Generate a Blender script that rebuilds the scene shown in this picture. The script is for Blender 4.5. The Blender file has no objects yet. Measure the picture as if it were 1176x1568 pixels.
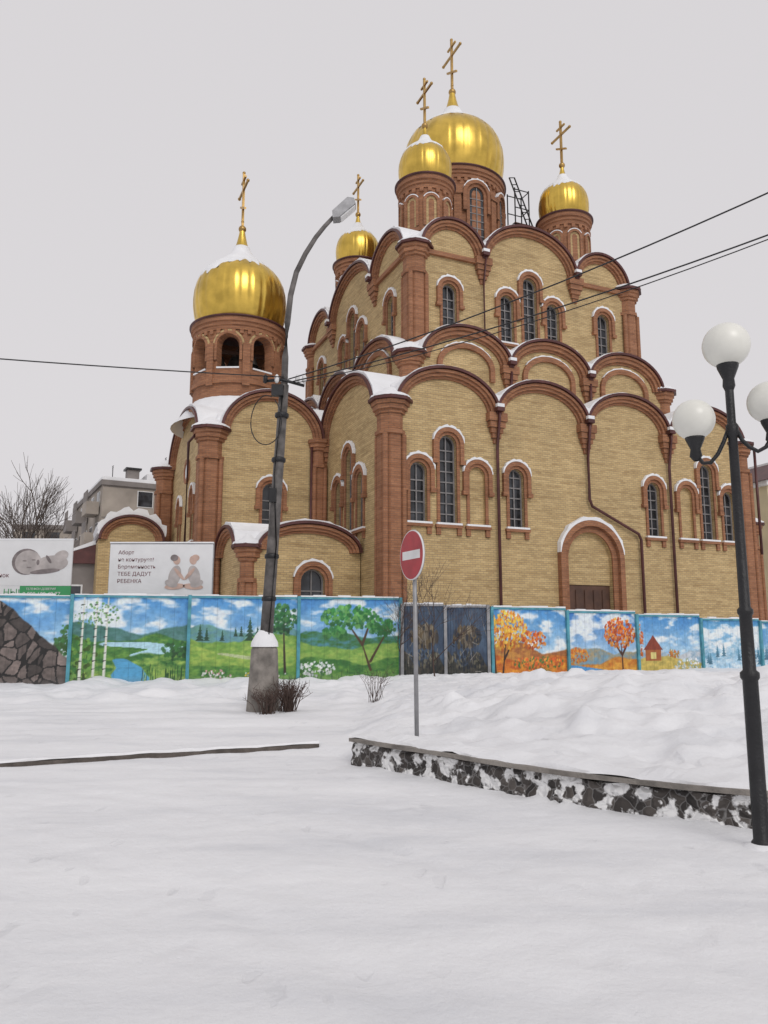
import bpy, bmesh, math, random
import numpy as np
from mathutils import Vector, Matrix, noise
from mathutils.geometry import tessellate_polygon
rad=math.radians
random.seed(7)
scene=bpy.context.scene
COL=scene.collection
# ------------------------------------------------------------------ materials
def new_mat(name):
    m=bpy.data.materials.new(name); m.use_nodes=True
    nt=m.node_tree; b=nt.nodes["Principled BSDF"]
    return m,nt,b
def N(nt,t,**k):
    n=nt.nodes.new(t)
    for a,v in k.items(): setattr(n,a,v)
    return n
def ramp(nt,stops):
    r=N(nt,'ShaderNodeValToRGB'); e=r.color_ramp.elements
    while len(e)<len(stops): e.new(0.5)
    for i,(p,c) in enumerate(stops):
        e[i].position=p; e[i].color=(c[0],c[1],c[2],1)
    return r
def plain(name,col,rough=.6,metal=0,var=.25,scale=3,bump=0.0,bscale=40):
    m,nt,b=new_mat(name)
    tc=N(nt,'ShaderNodeTexCoord'); nz=N(nt,'ShaderNodeTexNoise'); nz.inputs['Scale'].default_value=scale; nz.inputs['Detail'].default_value=6
    nt.links.new(tc.outputs['Object'],nz.inputs['Vector'])
    r=ramp(nt,[(.3,[c*(1-var) for c in col]),(.7,[min(1,c*(1+var)) for c in col])])
    nt.links.new(nz.outputs['Fac'],r.inputs['Fac']); nt.links.new(r.outputs['Color'],b.inputs['Base Color'])
    b.inputs['Roughness'].default_value=rough; b.inputs['Metallic'].default_value=metal
    if bump>0:
        n2=N(nt,'ShaderNodeTexNoise'); n2.inputs['Scale'].default_value=bscale; n2.inputs['Detail'].default_value=5
        nt.links.new(tc.outputs['Object'],n2.inputs['Vector'])
        bp=N(nt,'ShaderNodeBump'); bp.inputs['Strength'].default_value=bump; bp.inputs['Distance'].default_value=.03
        nt.links.new(n2.outputs['Fac'],bp.inputs['Height']); nt.links.new(bp.outputs['Normal'],b.inputs['Normal'])
    return m
def brick(name,c1,c2,mortar,stain=.25):
    m,nt,b=new_mat(name); L=nt.links.new
    tc=N(nt,'ShaderNodeTexCoord')
    sp=N(nt,'ShaderNodeSeparateXYZ'); L(tc.outputs['Object'],sp.inputs[0])
    sn=N(nt,'ShaderNodeSeparateXYZ'); L(tc.outputs['Normal'],sn.inputs[0])
    ax=N(nt,'ShaderNodeMath',operation='ABSOLUTE'); L(sn.outputs['X'],ax.inputs[0])
    ay=N(nt,'ShaderNodeMath',operation='ABSOLUTE'); L(sn.outputs['Y'],ay.inputs[0])
    gt=N(nt,'ShaderNodeMath',operation='GREATER_THAN'); L(ax.outputs[0],gt.inputs[0]); L(ay.outputs[0],gt.inputs[1])
    mx=N(nt,'ShaderNodeMix',data_type='FLOAT'); L(gt.outputs[0],mx.inputs[0]); L(sp.outputs['X'],mx.inputs[2]); L(sp.outputs['Y'],mx.inputs[3])
    cb=N(nt,'ShaderNodeCombineXYZ'); L(mx.outputs[0],cb.inputs[0]); L(sp.outputs['Z'],cb.inputs[1])
    bt=N(nt,'ShaderNodeTexBrick'); L(cb.outputs[0],bt.inputs['Vector'])
    bt.inputs['Scale'].default_value=1; bt.inputs['Brick Width'].default_value=.28; bt.inputs['Row Height'].default_value=.1
    bt.inputs['Mortar Size'].default_value=.011; bt.inputs['Color1'].default_value=(*c1,1); bt.inputs['Color2'].default_value=(*c2,1); bt.inputs['Mortar'].default_value=(*mortar,1)
    bt.inputs['Bias'].default_value=-.1
    nz=N(nt,'ShaderNodeTexNoise'); nz.inputs['Scale'].default_value=.55; nz.inputs['Detail'].default_value=8; nz.inputs['Roughness'].default_value=.65
    L(tc.outputs['Object'],nz.inputs['Vector'])
    rr=ramp(nt,[(.3,(1-stain,)*3),(.65,(1.0,)*3)]); L(nz.outputs['Fac'],rr.inputs['Fac'])
    mm=N(nt,'ShaderNodeMix',data_type='RGBA',blend_type='MULTIPLY'); mm.inputs[0].default_value=1
    L(bt.outputs['Color'],mm.inputs[6]); L(rr.outputs['Color'],mm.inputs[7])
    mp=N(nt,'ShaderNodeMapping'); mp.inputs['Scale'].default_value=(.45,.45,6); L(tc.outputs['Object'],mp.inputs[0])
    n3=N(nt,'ShaderNodeTexNoise'); n3.inputs['Scale'].default_value=1.2; n3.inputs['Detail'].default_value=8; n3.inputs['Roughness'].default_value=.7; L(mp.outputs[0],n3.inputs['Vector'])
    r3=ramp(nt,[(.5,(0,0,0)),(.75,(.55,.55,.55))]); L(n3.outputs['Fac'],r3.inputs['Fac'])
    m4=N(nt,'ShaderNodeMix',data_type='RGBA'); L(r3.outputs['Color'],m4.inputs[0]); L(mm.outputs[2],m4.inputs[6]); m4.inputs[7].default_value=(*[min(1,x*1.18+.04) for x in c1],1)
    r4=ramp(nt,[(.28,(.66,.60,.54)),(.48,(1,1,1))]); L(n3.outputs['Fac'],r4.inputs['Fac'])
    m5=N(nt,'ShaderNodeMix',data_type='RGBA',blend_type='MULTIPLY'); m5.inputs[0].default_value=1; L(m4.outputs[2],m5.inputs[6]); L(r4.outputs['Color'],m5.inputs[7])
    L(m5.outputs[2],b.inputs['Base Color']); b.inputs['Roughness'].default_value=.8
    bp=N(nt,'ShaderNodeBump'); bp.inputs['Strength'].default_value=.5; bp.inputs['Distance'].default_value=.01; bp.invert=True
    L(bt.outputs['Fac'],bp.inputs['Height']); L(bp.outputs['Normal'],b.inputs['Normal'])
    return m
MAT={}
MAT['yellow']=brick('yellow_brick',(.60,.44,.215),(.45,.31,.14),(.33,.25,.15),.22)
MAT['orange']=brick('orange_brick',(.38,.168,.08),(.28,.115,.055),(.22,.12,.075),.25)
MAT['maroon']=plain('maroon_sheet_metal',(.085,.028,.026),.45,.2,.3,2)
MAT['gold']=plain('gilded_metal',(.66,.45,.095),.28,1,.22,1.2)
MAT['goldcross']=plain('gilded_cross',(.42,.27,.10),.4,1,.15,3)
MAT['frame']=plain('window_frame',(.20,.19,.19),.5)
MAT['wood']=plain('door_wood',(.085,.04,.025),.6,0,.3,2)
MAT['dark']=plain('dark_metal',(.018,.018,.02),.4,.3,.3,5,.25,60)
MAT['bell']=plain('bell_bronze',(.06,.055,.05),.5,.6)
MAT['conc']=plain('weathered_concrete',(.22,.20,.18),.9,0,.4,4,.6,30)
MAT['kerb']=plain('kerb_stone',(.10,.085,.075),.9,0,.4,6,.5,30)
MAT['pole']=plain('pole_metal',(.12,.11,.105),.65,.2,.5,4,.4,30)
MAT['grey']=plain('galvanised_metal',(.30,.30,.31),.5,.5,.25,5)
MAT['bark']=plain('bark',(.10,.08,.07),.9,0,.35,8)
MAT['twig']=plain('twig_bark',(.085,.055,.045),.9,0,.3,8)
MAT['blue']=plain('turquoise_paint',(.07,.27,.34),.5,0,.3,4)
MAT['white']=plain('white_board',(.70,.70,.71),.5,0,.05,2)
MAT['green']=plain('green_print',(.05,.30,.11),.5,0,.05,2)
MAT['ink']=plain('dark_ink',(.16,.05,.06),.5)
MAT['red']=plain('sign_red',(.36,.025,.035),.45,0,.2,5)
MAT['wpaint']=plain('white_paint',(.68,.68,.68),.5,0,.1,5)
MAT['globe']=plain('frosted_globe',(.72,.715,.66),.3,0,.1,3)
MAT['panelwall']=plain('panel_concrete_wall',(.33,.29,.25),.9,0,.2,.6)
MAT['panelwall2']=plain('panel_concrete_dark',(.20,.18,.17),.9,0,.25,.6)
MAT['stucco']=plain('pale_yellow_stucco',(.62,.54,.36),.9,0,.1,.6)
MAT['skin1']=plain('print_grey_light',(.42,.38,.37),.6,0,.25,3)
MAT['skin2']=plain('print_grey_mid',(.20,.17,.17),.6,0,.3,4)
MAT['skin3']=plain('print_skin',(.52,.36,.30),.6,0,.2,4)
m,nt,b=new_mat('window_glass'); b.inputs['Roughness'].default_value=.12
tc=N(nt,'ShaderNodeTexCoord'); nz=N(nt,'ShaderNodeTexNoise'); nz.inputs['Scale'].default_value=1.2
nt.links.new(tc.outputs['Object'],nz.inputs['Vector']); r=ramp(nt,[(.35,(.012,.013,.016)),(.7,(.06,.065,.075))]); nt.links.new(nz.outputs['Fac'],r.inputs['Fac']); nt.links.new(r.outputs['Color'],b.inputs['Base Color'])
MAT['glass']=m
def snow(name,ground):
    m,nt,b=new_mat(name); L=nt.links.new
    tc=N(nt,'ShaderNodeTexCoord')
    mp=N(nt,'ShaderNodeMapping'); mp.inputs['Scale'].default_value=(.35,1.3,1) if ground else (1,1,1); mp.inputs['Rotation'].default_value=(0,0,rad(-12)); L(tc.outputs['Object'],mp.inputs[0])
    nz=N(nt,'ShaderNodeTexNoise'); nz.inputs['Scale'].default_value=.8; nz.inputs['Detail'].default_value=11; nz.inputs['Roughness'].default_value=.66
    L(mp.outputs[0],nz.inputs['Vector'])
    r=ramp(nt,[(.30,(.64,.65,.68) if ground else (.72,.725,.74)),(.48,(.76,.765,.785)),(.7,(.84,.845,.86))]); L(nz.outputs['Fac'],r.inputs['Fac'])
    last=r.outputs['Color']; b.inputs['Roughness'].default_value=.85
    n2=N(nt,'ShaderNodeTexNoise'); n2.inputs['Scale'].default_value=5; n2.inputs['Detail'].default_value=10; n2.inputs['Roughness'].default_value=.7
    L(tc.outputs['Object'],n2.inputs['Vector'])
    bp=N(nt,'ShaderNodeBump'); bp.inputs['Strength'].default_value=.5; bp.inputs['Distance'].default_value=.05
    L(n2.outputs['Fac'],bp.inputs['Height'])
    if ground:
        vo=N(nt,'ShaderNodeTexVoronoi'); vo.inputs['Scale'].default_value=2.3; vo.inputs['Randomness'].default_value=1
        wv=N(nt,'ShaderNodeMapping'); wv.inputs['Scale'].default_value=(1.5,.8,1); wv.inputs['Rotation'].default_value=(0,0,rad(25)); L(tc.outputs['Object'],wv.inputs[0])
        dn=N(nt,'ShaderNodeTexNoise'); dn.inputs['Scale'].default_value=2.5; dn.inputs['Detail'].default_value=4; L(wv.outputs[0],dn.inputs['Vector'])
        ad=N(nt,'ShaderNodeMix',data_type='RGBA',blend_type='ADD'); ad.inputs[0].default_value=.5; L(wv.outputs[0],ad.inputs[6]); L(dn.outputs['Color'],ad.inputs[7]); L(ad.outputs[2],vo.inputs['Vector'])
        vr=ramp(nt,[(.06,(0,0,0)),(.2,(1,1,1))]); L(vo.outputs['Distance'],vr.inputs['Fac'])
        big=N(nt,'ShaderNodeTexNoise'); big.inputs['Scale'].default_value=.5; big.inputs['Detail'].default_value=3; L(tc.outputs['Object'],big.inputs['Vector'])
        br=ramp(nt,[(.45,(1,1,1)),(.6,(0,0,0))]); L(big.outputs['Fac'],br.inputs['Fac'])
        mxm=N(nt,'ShaderNodeMath',operation='MAXIMUM'); L(vr.outputs['Color'],mxm.inputs[0]); L(br.outputs['Color'],mxm.inputs[1])
        dr=ramp(nt,[(0,(.9,.9,.905)),(1,(1,1,1))]); L(mxm.outputs[0],dr.inputs['Fac'])
        mu=N(nt,'ShaderNodeMix',data_type='RGBA',blend_type='MULTIPLY'); mu.inputs[0].default_value=1; L(last,mu.inputs[6]); L(dr.outputs['Color'],mu.inputs[7]); last=mu.outputs[2]
        b2=N(nt,'ShaderNodeBump'); b2.inputs['Strength'].default_value=.35; b2.inputs['Distance'].default_value=.03; L(mxm.outputs[0],b2.inputs['Height']); L(bp.outputs['Normal'],b2.inputs['Normal']); L(b2.outputs['Normal'],b.inputs['Normal'])
    else: L(bp.outputs['Normal'],b.inputs['Normal'])
    L(last,b.inputs['Base Color'])
    return m
MAT['snow']=snow('snow',False); MAT['gsnow']=snow('ground_snow',True)
m,nt,b=new_mat('rubble_stone'); L=nt.links.new
tc=N(nt,'ShaderNodeTexCoord')
dz=N(nt,'ShaderNodeTexNoise'); dz.inputs['Scale'].default_value=6; L(tc.outputs['Object'],dz.inputs['Vector'])
av=N(nt,'ShaderNodeMix',data_type='RGBA',blend_type='ADD'); av.inputs[0].default_value=.12; L(tc.outputs['Object'],av.inputs[6]); L(dz.outputs['Color'],av.inputs[7])
vo=N(nt,'ShaderNodeTexVoronoi'); vo.feature='DISTANCE_TO_EDGE'; vo.inputs['Scale'].default_value=10; L(av.outputs[2],vo.inputs['Vector'])
vc=N(nt,'ShaderNodeTexVoronoi'); vc.inputs['Scale'].default_value=10; L(av.outputs[2],vc.inputs['Vector'])
n1=N(nt,'ShaderNodeTexNoise'); n1.inputs['Scale'].default_value=7; n1.inputs['Detail'].default_value=9; L(tc.outputs['Object'],n1.inputs['Vector'])
rc=ramp(nt,[(.0,(.022,.02,.02)),(.5,(.06,.052,.048)),(1,(.13,.115,.105))]); L(vc.outputs['Color'],rc.inputs['Fac'])
re=ramp(nt,[(.0,(1,1,1)),(.07,(0,0,0))]); L(vo.outputs['Distance'],re.inputs['Fac'])
rn=ramp(nt,[(.50,(0,0,0)),(.55,(1,1,1))]); L(n1.outputs['Fac'],rn.inputs['Fac'])
mxx=N(nt,'ShaderNodeMath',operation='MAXIMUM'); L(rn.outputs['Color'],mxx.inputs[1])
ml=N(nt,'ShaderNodeMath',operation='MULTIPLY'); ml.inputs[1].default_value=.18; L(re.outputs['Color'],ml.inputs[0]); L(ml.outputs[0],mxx.inputs[0])
mm=N(nt,'ShaderNodeMix',data_type='RGBA'); L(mxx.outputs[0],mm.inputs[0]); L(rc.outputs['Color'],mm.inputs[6]); mm.inputs[7].default_value=(.8,.8,.8,1)
L(mm.outputs[2],b.inputs['Base Color']); b.inputs['Roughness'].default_value=.9
bp=N(nt,'ShaderNodeBump'); bp.inputs['Strength'].default_value=1; bp.inputs['Distance'].default_value=.06; L(vo.outputs['Distance'],bp.inputs['Height']); L(bp.outputs['Normal'],b.inputs['Normal'])
MAT['stone']=m
m,nt,b=new_mat('mural_paint'); at=N(nt,'ShaderNodeAttribute'); at.attribute_name='Col'
tc=N(nt,'ShaderNodeTexCoord'); nz=N(nt,'ShaderNodeTexNoise'); nz.inputs['Scale'].default_value=9; nz.inputs['Detail'].default_value=8; nt.links.new(tc.outputs['Object'],nz.inputs['Vector'])
rr=ramp(nt,[(.3,(.84,.84,.85)),(.55,(1,1,1))]); nt.links.new(nz.outputs['Fac'],rr.inputs['Fac'])
mu=N(nt,'ShaderNodeMix',data_type='RGBA',blend_type='MULTIPLY'); mu.inputs[0].default_value=1; nt.links.new(at.outputs['Color'],mu.inputs[6]); nt.links.new(rr.outputs['Color'],mu.inputs[7])
nt.links.new(mu.outputs[2],b.inputs['Base Color']); b.inputs['Roughness'].default_value=.55
MAT['mural']=m
# ------------------------------------------------------------------ accumulators
class Acc:
    def __init__(s): s.d={}
    def add(s,name,mat,verts,faces,smooth=False):
        k=(name,mat,smooth)
        V,F=s.d.setdefault(k,([],[]))
        o=len(V); V.extend(verts); F.extend([tuple(i+o for i in f) for f in faces])
    def finish(s,parent):
        for (name,mat,smo),(V,F) in s.d.items():
            me=bpy.data.meshes.new(name); me.from_pydata([tuple(v) for v in V],[],F); me.update()
            me.materials.append(MAT[mat])
            if smo: me.polygons.foreach_set('use_smooth',[True]*len(me.polygons))
            bm=bmesh.new(); bm.from_mesh(me); bmesh.ops.recalc_face_normals(bm,faces=bm.faces); bm.to_mesh(me); bm.free()
            ob=bpy.data.objects.new(name,me); COL.objects.link(ob)
            if parent: ob.parent=parent
def empty(name,loc=(0,0,0),rz=0):
    e=bpy.data.objects.new(name,None); e.location=loc; e.rotation_euler=(0,0,rz); COL.objects.link(e); return e
ID=lambda x,y,z:(x,y,z)
def prism(acc,name,mat,outer,holes,y0,y1,T=ID):
    loops=[outer]+list(holes)
    tris=tessellate_polygon([[Vector((p[0],p[1],0)) for p in l] for l in loops])
    flat=[p for l in loops for p in l]; n=len(flat)
    V=[T(p[0],y0,p[1]) for p in flat]+[T(p[0],y1,p[1]) for p in flat]
    F=[tuple(t) for t in tris]+[tuple(i+n for i in reversed(t)) for t in tris]
    o=0
    for l in loops:
        k=len(l)
        for i in range(k):
            j=(i+1)%k; F.append((o+i,o+j,o+j+n,o+i+n))
        o+=k
    acc.add(name,mat,V,F)
def box(acc,name,mat,x0,x1,y0,y1,z0,z1,T=ID):
    V=[T(x,y,z) for z in (z0,z1) for y in (y0,y1) for x in (x0,x1)]
    F=[(0,1,3,2),(4,6,7,5),(0,4,5,1),(2,3,7,6),(0,2,6,4),(1,5,7,3)]
    acc.add(name,mat,V,F)
def strip(acc,name,mat,inn,out,y0,y1,T=ID):
    n=len(inn)
    V=[T(p[0],y0,p[1]) for p in inn]+[T(p[0],y0,p[1]) for p in out]+[T(p[0],y1,p[1]) for p in inn]+[T(p[0],y1,p[1]) for p in out]
    F=[]
    for i in range(n-1):
        j=i+1
        F+=[(i,j,j+n,i+n),(i+2*n,i+3*n,j+3*n,j+2*n),(i,i+2*n,j+2*n,j),(i+n,j+n,j+3*n,i+3*n)]
    F+=[(0,n,3*n,2*n),(n-1,3*n-1,4*n-1,2*n-1)]
    acc.add(name,mat,V,F)
def arc(cx,cz,rx,rz,a0=0,a1=180,n=24):
    return [(cx+rx*math.cos(rad(a0+(a1-a0)*i/n)),cz+rz*math.sin(rad(a0+(a1-a0)*i/n))) for i in range(n+1)]
def archring(acc,name,mat,cx,cz,rx,rz,t,y0,y1,T,leg=0,a0=0,a1=180,n=24,rag=0):
    i_=arc(cx,cz,rx,rz,a0,a1,n)
    if rag:
        o_=[]
        for i in range(n+1):
            an=rad(a0+(a1-a0)*i/n); tt=t*(.25+.75*math.sin(math.pi*i/n)**.5)*(1+rag*math.sin(i*1.7+cx*3.1)+rag*.6*math.sin(i*3.3+cx))
            o_.append((cx+(rx+tt)*math.cos(an),cz+(rz+tt)*math.sin(an)))
    else: o_=arc(cx,cz,rx+t,rz+t,a0,a1,n)
    if leg>0:
        i_=[(cx+rx,cz-leg)]+i_+[(cx-rx,cz-leg)]; o_=[(cx+rx+t,cz-leg)]+o_+[(cx-rx-t,cz-leg)]
    strip(acc,name,mat,i_,o_,y0,y1,T)
def lathe(acc,name,mat,cx,cy,prof,seg=48,smooth=True,rib=0,nr=24,phase=0):
    V=[];F=[];m_=len(prof)
    for k in range(seg):
        a=2*math.pi*k/seg+phase
        f=1-rib*(1 if (k%(seg//nr)==0) else 0) if rib else 1
        for r_,z in prof: V.append((cx+r_*f*math.cos(a),cy+r_*f*math.sin(a),z))
    for k in range(seg):
        k2=(k+1)%seg
        for i in range(m_-1): F.append((k*m_+i,k2*m_+i,k2*m_+i+1,k*m_+i+1))
    acc.add(name,mat,V,F,smooth)
def tube(acc,name,mat,pts,r0,r1=None,seg=8,smooth=True):
    if r1 is None: r1=r0
    pts=[Vector(p) for p in pts]; n=len(pts); V=[];F=[]
    for i,p in enumerate(pts):
        d=(pts[min(i+1,n-1)]-pts[max(i-1,0)]).normalized()
        u=d.cross(Vector((0,0,1)))
        if u.length<.05: u=d.cross(Vector((1,0,0)))
        u.normalize(); w=d.cross(u); r_=r0+(r1-r0)*i/max(1,n-1)
        for k in range(seg):
            a=2*math.pi*k/seg; V.append(tuple(p+u*(r_*math.cos(a))+w*(r_*math.sin(a))))
    for i in range(n-1):
        for k in range(seg):
            k2=(k+1)%seg; F.append((i*seg+k,i*seg+k2,(i+1)*seg+k2,(i+1)*seg+k))
    F.append(tuple(range(seg))); F.append(tuple((n-1)*seg+k for k in range(seg)))
    acc.add(name,mat,V,F,smooth)
def sphere(acc,name,mat,c,r,seg=24,sz=1):
    prof=[(max(1e-4,r*math.cos(rad(-90+180*i/16))),c[2]+sz*r*math.sin(rad(-90+180*i/16))) for i in range(17)]
    lathe(acc,name,mat,c[0],c[1],prof,seg)
# ------------------------------------------------------------------ church
church=empty('orthodox_church',(.11,34,0),rad(23.5))
A=Acc()
def T_front(b0): return lambda x,y,z:(x,b0+y,z)
def T_left(a0): return lambda x,y,z:(a0+y,-x,z)
def T_right(a0): return lambda x,y,z:(a0-y,x,z)
def T_back(b0): return lambda x,y,z:(-x,b0-y,z)
def hole(xc,r,z0,zt):
    return [(xc-r,z0),(xc+r,z0)]+arc(xc,zt-r,r,r)
def window(T,xc,w,z0,zt,blind=False,white=True):
    r=w/2; zs=zt-r
    if blind:
        prism(A,'niche_panels','yellow',[(xc-r-.01,z0-.01),(xc+r+.01,z0-.01)]+arc(xc,zs,r+.01,r+.01),[],.12,.3,T)
    else:
        prism(A,'window_glass','glass',[(xc-r-.02,z0-.02),(xc+r+.02,z0-.02)]+arc(xc,zs,r+.02,r+.02),[],.27,.3,T)
        box(A,'window_bars','frame',xc-.03,xc+.03,.2,.26,z0,zt-.01,T)
        archring(A,'window_bars','frame',xc,zs,r-.07,r-.07,.07,.19,.26,T,leg=zs-z0)
        z=z0
        while z<zs+.05:
            box(A,'window_bars','frame',xc-r,xc+r,.205,.255,z-.03,z+.03,T); z+=.5
    archring(A,'window_surrounds','orange',xc,zs,r,r,.15,-.07,.02,T,leg=zs-z0-.003)
    archring(A,'window_surrounds','orange',xc,zs,r+.15,r+.15,.2,-.17,0,T,leg=min(.75,zs-z0-.2))
    for s in(-1,1): 
        x=xc+s*(r+.27); box(A,'window_surrounds','orange',x-.14,x+.14,-.22,.0,zs-.95,zs-.753,T)
        x=xc+s*(r+.09); box(A,'window_surrounds','orange',x-.11,x+.11,-.1,0,z0-.5,z0-.16,T)
    box(A,'window_sills','orange',xc-r-.25,xc+r+.25,-.16,.1,z0-.16,z0-.03,T)
    if white:
        box(A,'ledge_snow','snow',xc-r-.2,xc+r+.2,-.17,.12,z0-.03,z0+.06,T)
        archring(A,'ledge_snow','snow',xc,zs,r+.355,r+.355,.11,-.18,-.01,T,a0=8,a1=168,rag=.25)
    return hole(xc,r,z0,zt)
def facade(T,x0,x1,zb,bays,spring,wins=[],holes=[],thick=.5,band=.3,depth=2.5,step=True,corb=True,snowtop=.05,inner=False):
    hs=list(holes)
    for w in wins: hs.append(window(T,*w))
    top=[]
    for (c0,c1,rise) in sorted(bays,reverse=True):
        cx=(c0+c1)/2; hw=(c1-c0)/2
        top+=arc(cx,spring,hw-.002,rise)
    prism(A,'walls','yellow',[(x0,zb),(x1,zb),(x1,spring-.003)]+top+[(x0,spring-.003)],hs,0,thick,T)
    bs=sorted(bays)
    for (c0,c1,rise) in bs:
        cx=(c0+c1)/2; hw=(c1-c0)/2
        archring(A,'archivolts','orange',cx,spring,hw-band,rise-band,band-.01,-.22,-.003,T)
        if step: archring(A,'archivolts','orange',cx,spring,hw-band-.12,rise-band-.12,.12,-.1,-.002,T)
        archring(A,'barrel_roofs','maroon',cx,spring+.02,hw,rise,.13,-.42,depth,T)
        archring(A,'archivolts','orange',cx,spring,hw-.15,rise-.15,.14,-.32,-.22,T)
        if snowtop: archring(A,'roof_snow','snow',cx,spring+.02,hw+.132,rise+.132,snowtop,-.3,depth,T,a0=10,a1=170,rag=.3)
        if inner:
            r2=hw-1.15; archring(A,'archivolts','orange',cx,spring-.25,r2,r2*.72,.28,-.16,-.004,T,leg=.6)
            archring(A,'ledge_snow','snow',cx,spring-.25,r2+.285,r2*.72+.285,.07,-.14,-.01,T,a0=30,a1=150,rag=.3)
    for i in range(len(bs)-1):
        l,rb=bs[i],bs[i+1]; xj=l[1]
        if corb:
            for hw_,za,zb_,pr in((.5,.12,-.3,.36),(.42,-.3,-.6,.3),(.33,-.6,-.85,.22),(.24,-.85,-1.1,.16),(.15,-1.1,-1.35,.1)):
                box(A,'corbels','orange',xj-hw_,xj+hw_,-pr,.01,spring+zb_,spring+za,T)
        o=.10; ang=(52,44,36,28,20,12,4)
        Lp=[((l[0]+l[1])/2+((l[1]-l[0])/2+o)*math.cos(rad(t)), spring+.02+(l[2]+o)*math.sin(rad(t))) for t in ang]
        Rp=[((rb[0]+rb[1])/2-((rb[1]-rb[0])/2+o)*math.cos(rad(t)), spring+.02+(rb[2]+o)*math.sin(rad(t))) for t in ang[::-1]]
        Lp=[p for p in Lp if p[0]<xj-.04]; Rp=[p for p in Rp if p[0]>xj+.04]
        if len(Lp)>1 and len(Rp)>1:
            vz=lambda p:(p[0],max(p[1]+.05,spring+.95+.75*abs(p[0]-xj)**1.6))
            strip(A,'roof_snow','snow',Lp+[(xj,spring+.34)]+Rp,[vz(p) for p in Lp]+[(xj,spring+.93)]+[vz(p) for p in Rp],-.40,depth,T)
            box(A,'gutters','maroon',xj-.2,xj+.2,-.6,-.3,spring+.14,spring+.33,T)
            box(A,'roof_snow','snow',xj-.19,xj+.19,-.6,-.41,spring+.335,spring+.5,T)
def column(a,b,r,z0,z1,cap=True,seg=8,sn=.75):
    pr=[(r,z0),(r,z1-1.5),(r+.1,z1-1.48),(r+.1,z1-1.3),(r,z1-1.28),(r,z1-.55),(r+.1,z1-.53),(r+.1,z1-.38),(r+.2,z1-.36),(r+.2,z1-.15),(r+.28,z1-.13),(r+.28,z1+.05),(.05,z1+.06)]
    lathe(A,'corner_columns','orange',a,b,pr,seg,False,phase=math.pi/8)
    for s in range(4):
        an=math.pi/4+s*math.pi/2
        lathe(A,'corner_columns','orange',a+math.cos(an)*(r+.03),b+math.sin(an)*(r+.03),[(.13,z0),(.13,z1-1.5)],8,True)
    if cap:
        lathe(A,'column_caps','maroon',a,b,[(.01,z1+.02),(r+.42,z1+.06),(r+.42,z1+.2),(.05,z1+.55)],8,False,phase=math.pi/8)
        lathe(A,'roof_snow','snow',a,b,[(r+.37,z1+.21),(r+.33,z1+.31),(r*.8,z1+.2+.5*sn),(r*.4,z1+.2+.75*sn),(.02,z1+.2+.85*sn)],14)
S1=12.0
wl=[]
for c in (3.1,19.0):
    bl= (c>10)
    wl+=[(c-1.53,.85,6.6,9.4,bl),(c,.9,6.6,10.8,False),(c+1.53,.85,6.6,9.4,not bl)]
wl+=[(6.8,.85,6.6,9.5,False),(15.25,.85,6.6,9.5,False)]
fb=[(.45,5.7,1.9),(5.7,11,1.9),(11,16.3,1.9),(16.3,21.65,1.9)]
TF=T_front(0)
ph=hole(11,1.35,.05,6.65)
facade(TF,.2,21.9,0,fb,S1,wl,[ph],depth=2.7)
archring(A,'portal','orange',11,5.3,1.35,1.35,.3,-.08,.02,TF,leg=5.2)
archring(A,'portal','orange',11,5.3,1.65,1.65,.28,-.3,0,TF,leg=5.2)
archring(A,'ledge_snow','snow',11,5.3,1.93,1.93,.17,-.3,-.01,TF,a0=8,a1=172,rag=.2)
prism(A,'portal','yellow',[(9.6,4.05),(12.4,4.05)]+arc(11,5.3,1.38,1.38),[],.2,.4,TF)
box(A,'portal_door','wood',9.6,12.4,.26,.38,0,4.04,TF)
for i in range(5): box(A,'portal_door','wood',9.7+i*.54,10.1+i*.54,.22,.26,.4,3.8,TF)
mir=lambda L_: [(-q,-p,r) for p,q,r in L_]
sb=[(.9,8.2,2.4),(8.2,15.8,2.4),(15.8,23.1,2.4)]
def sidewins(cs,z0,zt1,zt2,bl=False):
    o=[]
    for c in cs: o+=[(-c-1.5,.85,z0,zt1,bl),(-c,.9,z0,zt2,False),(-c+1.5,.85,z0,zt1,bl)]
    return o
facade(T_left(0),-23.8,-.2,0,mir(sb),S1,sidewins([4.6],6.6,9.4,10.8),depth=2.3,snowtop=.13)
facade(T_right(22.1),.2,23.8,0,sb,S1,[(4.6,.9,6.6,10.8),(12,.9,6.6,10.8)],depth=2.3)
facade(T_back(24),-21.9,-.2,0,mir(fb),S1,[(-11,.9,6.6,10.8)],depth=2.3)
for a_,b_ in((.35,.35),(21.75,.35),(.35,23.6),(21.75,23.6)): column(a_,b_,.62,0,S1+.05)
box(A,'roof_snow','snow',.6,21.5,.6,23.4,S1-.3,S1+.05)
def drift(a,b,s,z,h): 
    V=[(a,b,z),(a+s,b,z),(a+s,b+s,z),(a,b+s,z),(a+.25*s,b+.25*s,z+h*.55),(a+s,b+.4*s,z+h),(a+s,b+s,z+h*1.25),(a+.4*s,b+s,z+h)]
    A.add('roof_snow','snow',V,[(0,1,5,4),(0,4,7,3),(4,5,6,7),(1,2,6,5),(2,3,7,6)])
drift(.15,.15,1.9,S1+.1,1.7); drift(2.35,2.5,1.0,15.45,1.1); drift(3.2,3.7,1.1,21.95,1.1)
S2=15.4
mb=[(2.9,8.0,1.8),(8.0,13.1,1.8),(13.1,18.2,1.8)]
msb=[(3.2,9.2,1.8),(9.2,14.8,1.8),(14.8,20.8,1.8)]
facade(T_front(2.3),2.2,18.9,11.5,mb,S2,depth=1.5,inner=True,band=.36)
facade(T_left(2.1),-21.6,-2.5,11.5,mir(msb),S2,depth=1.2,inner=True,band=.36,snowtop=.12)
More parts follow.
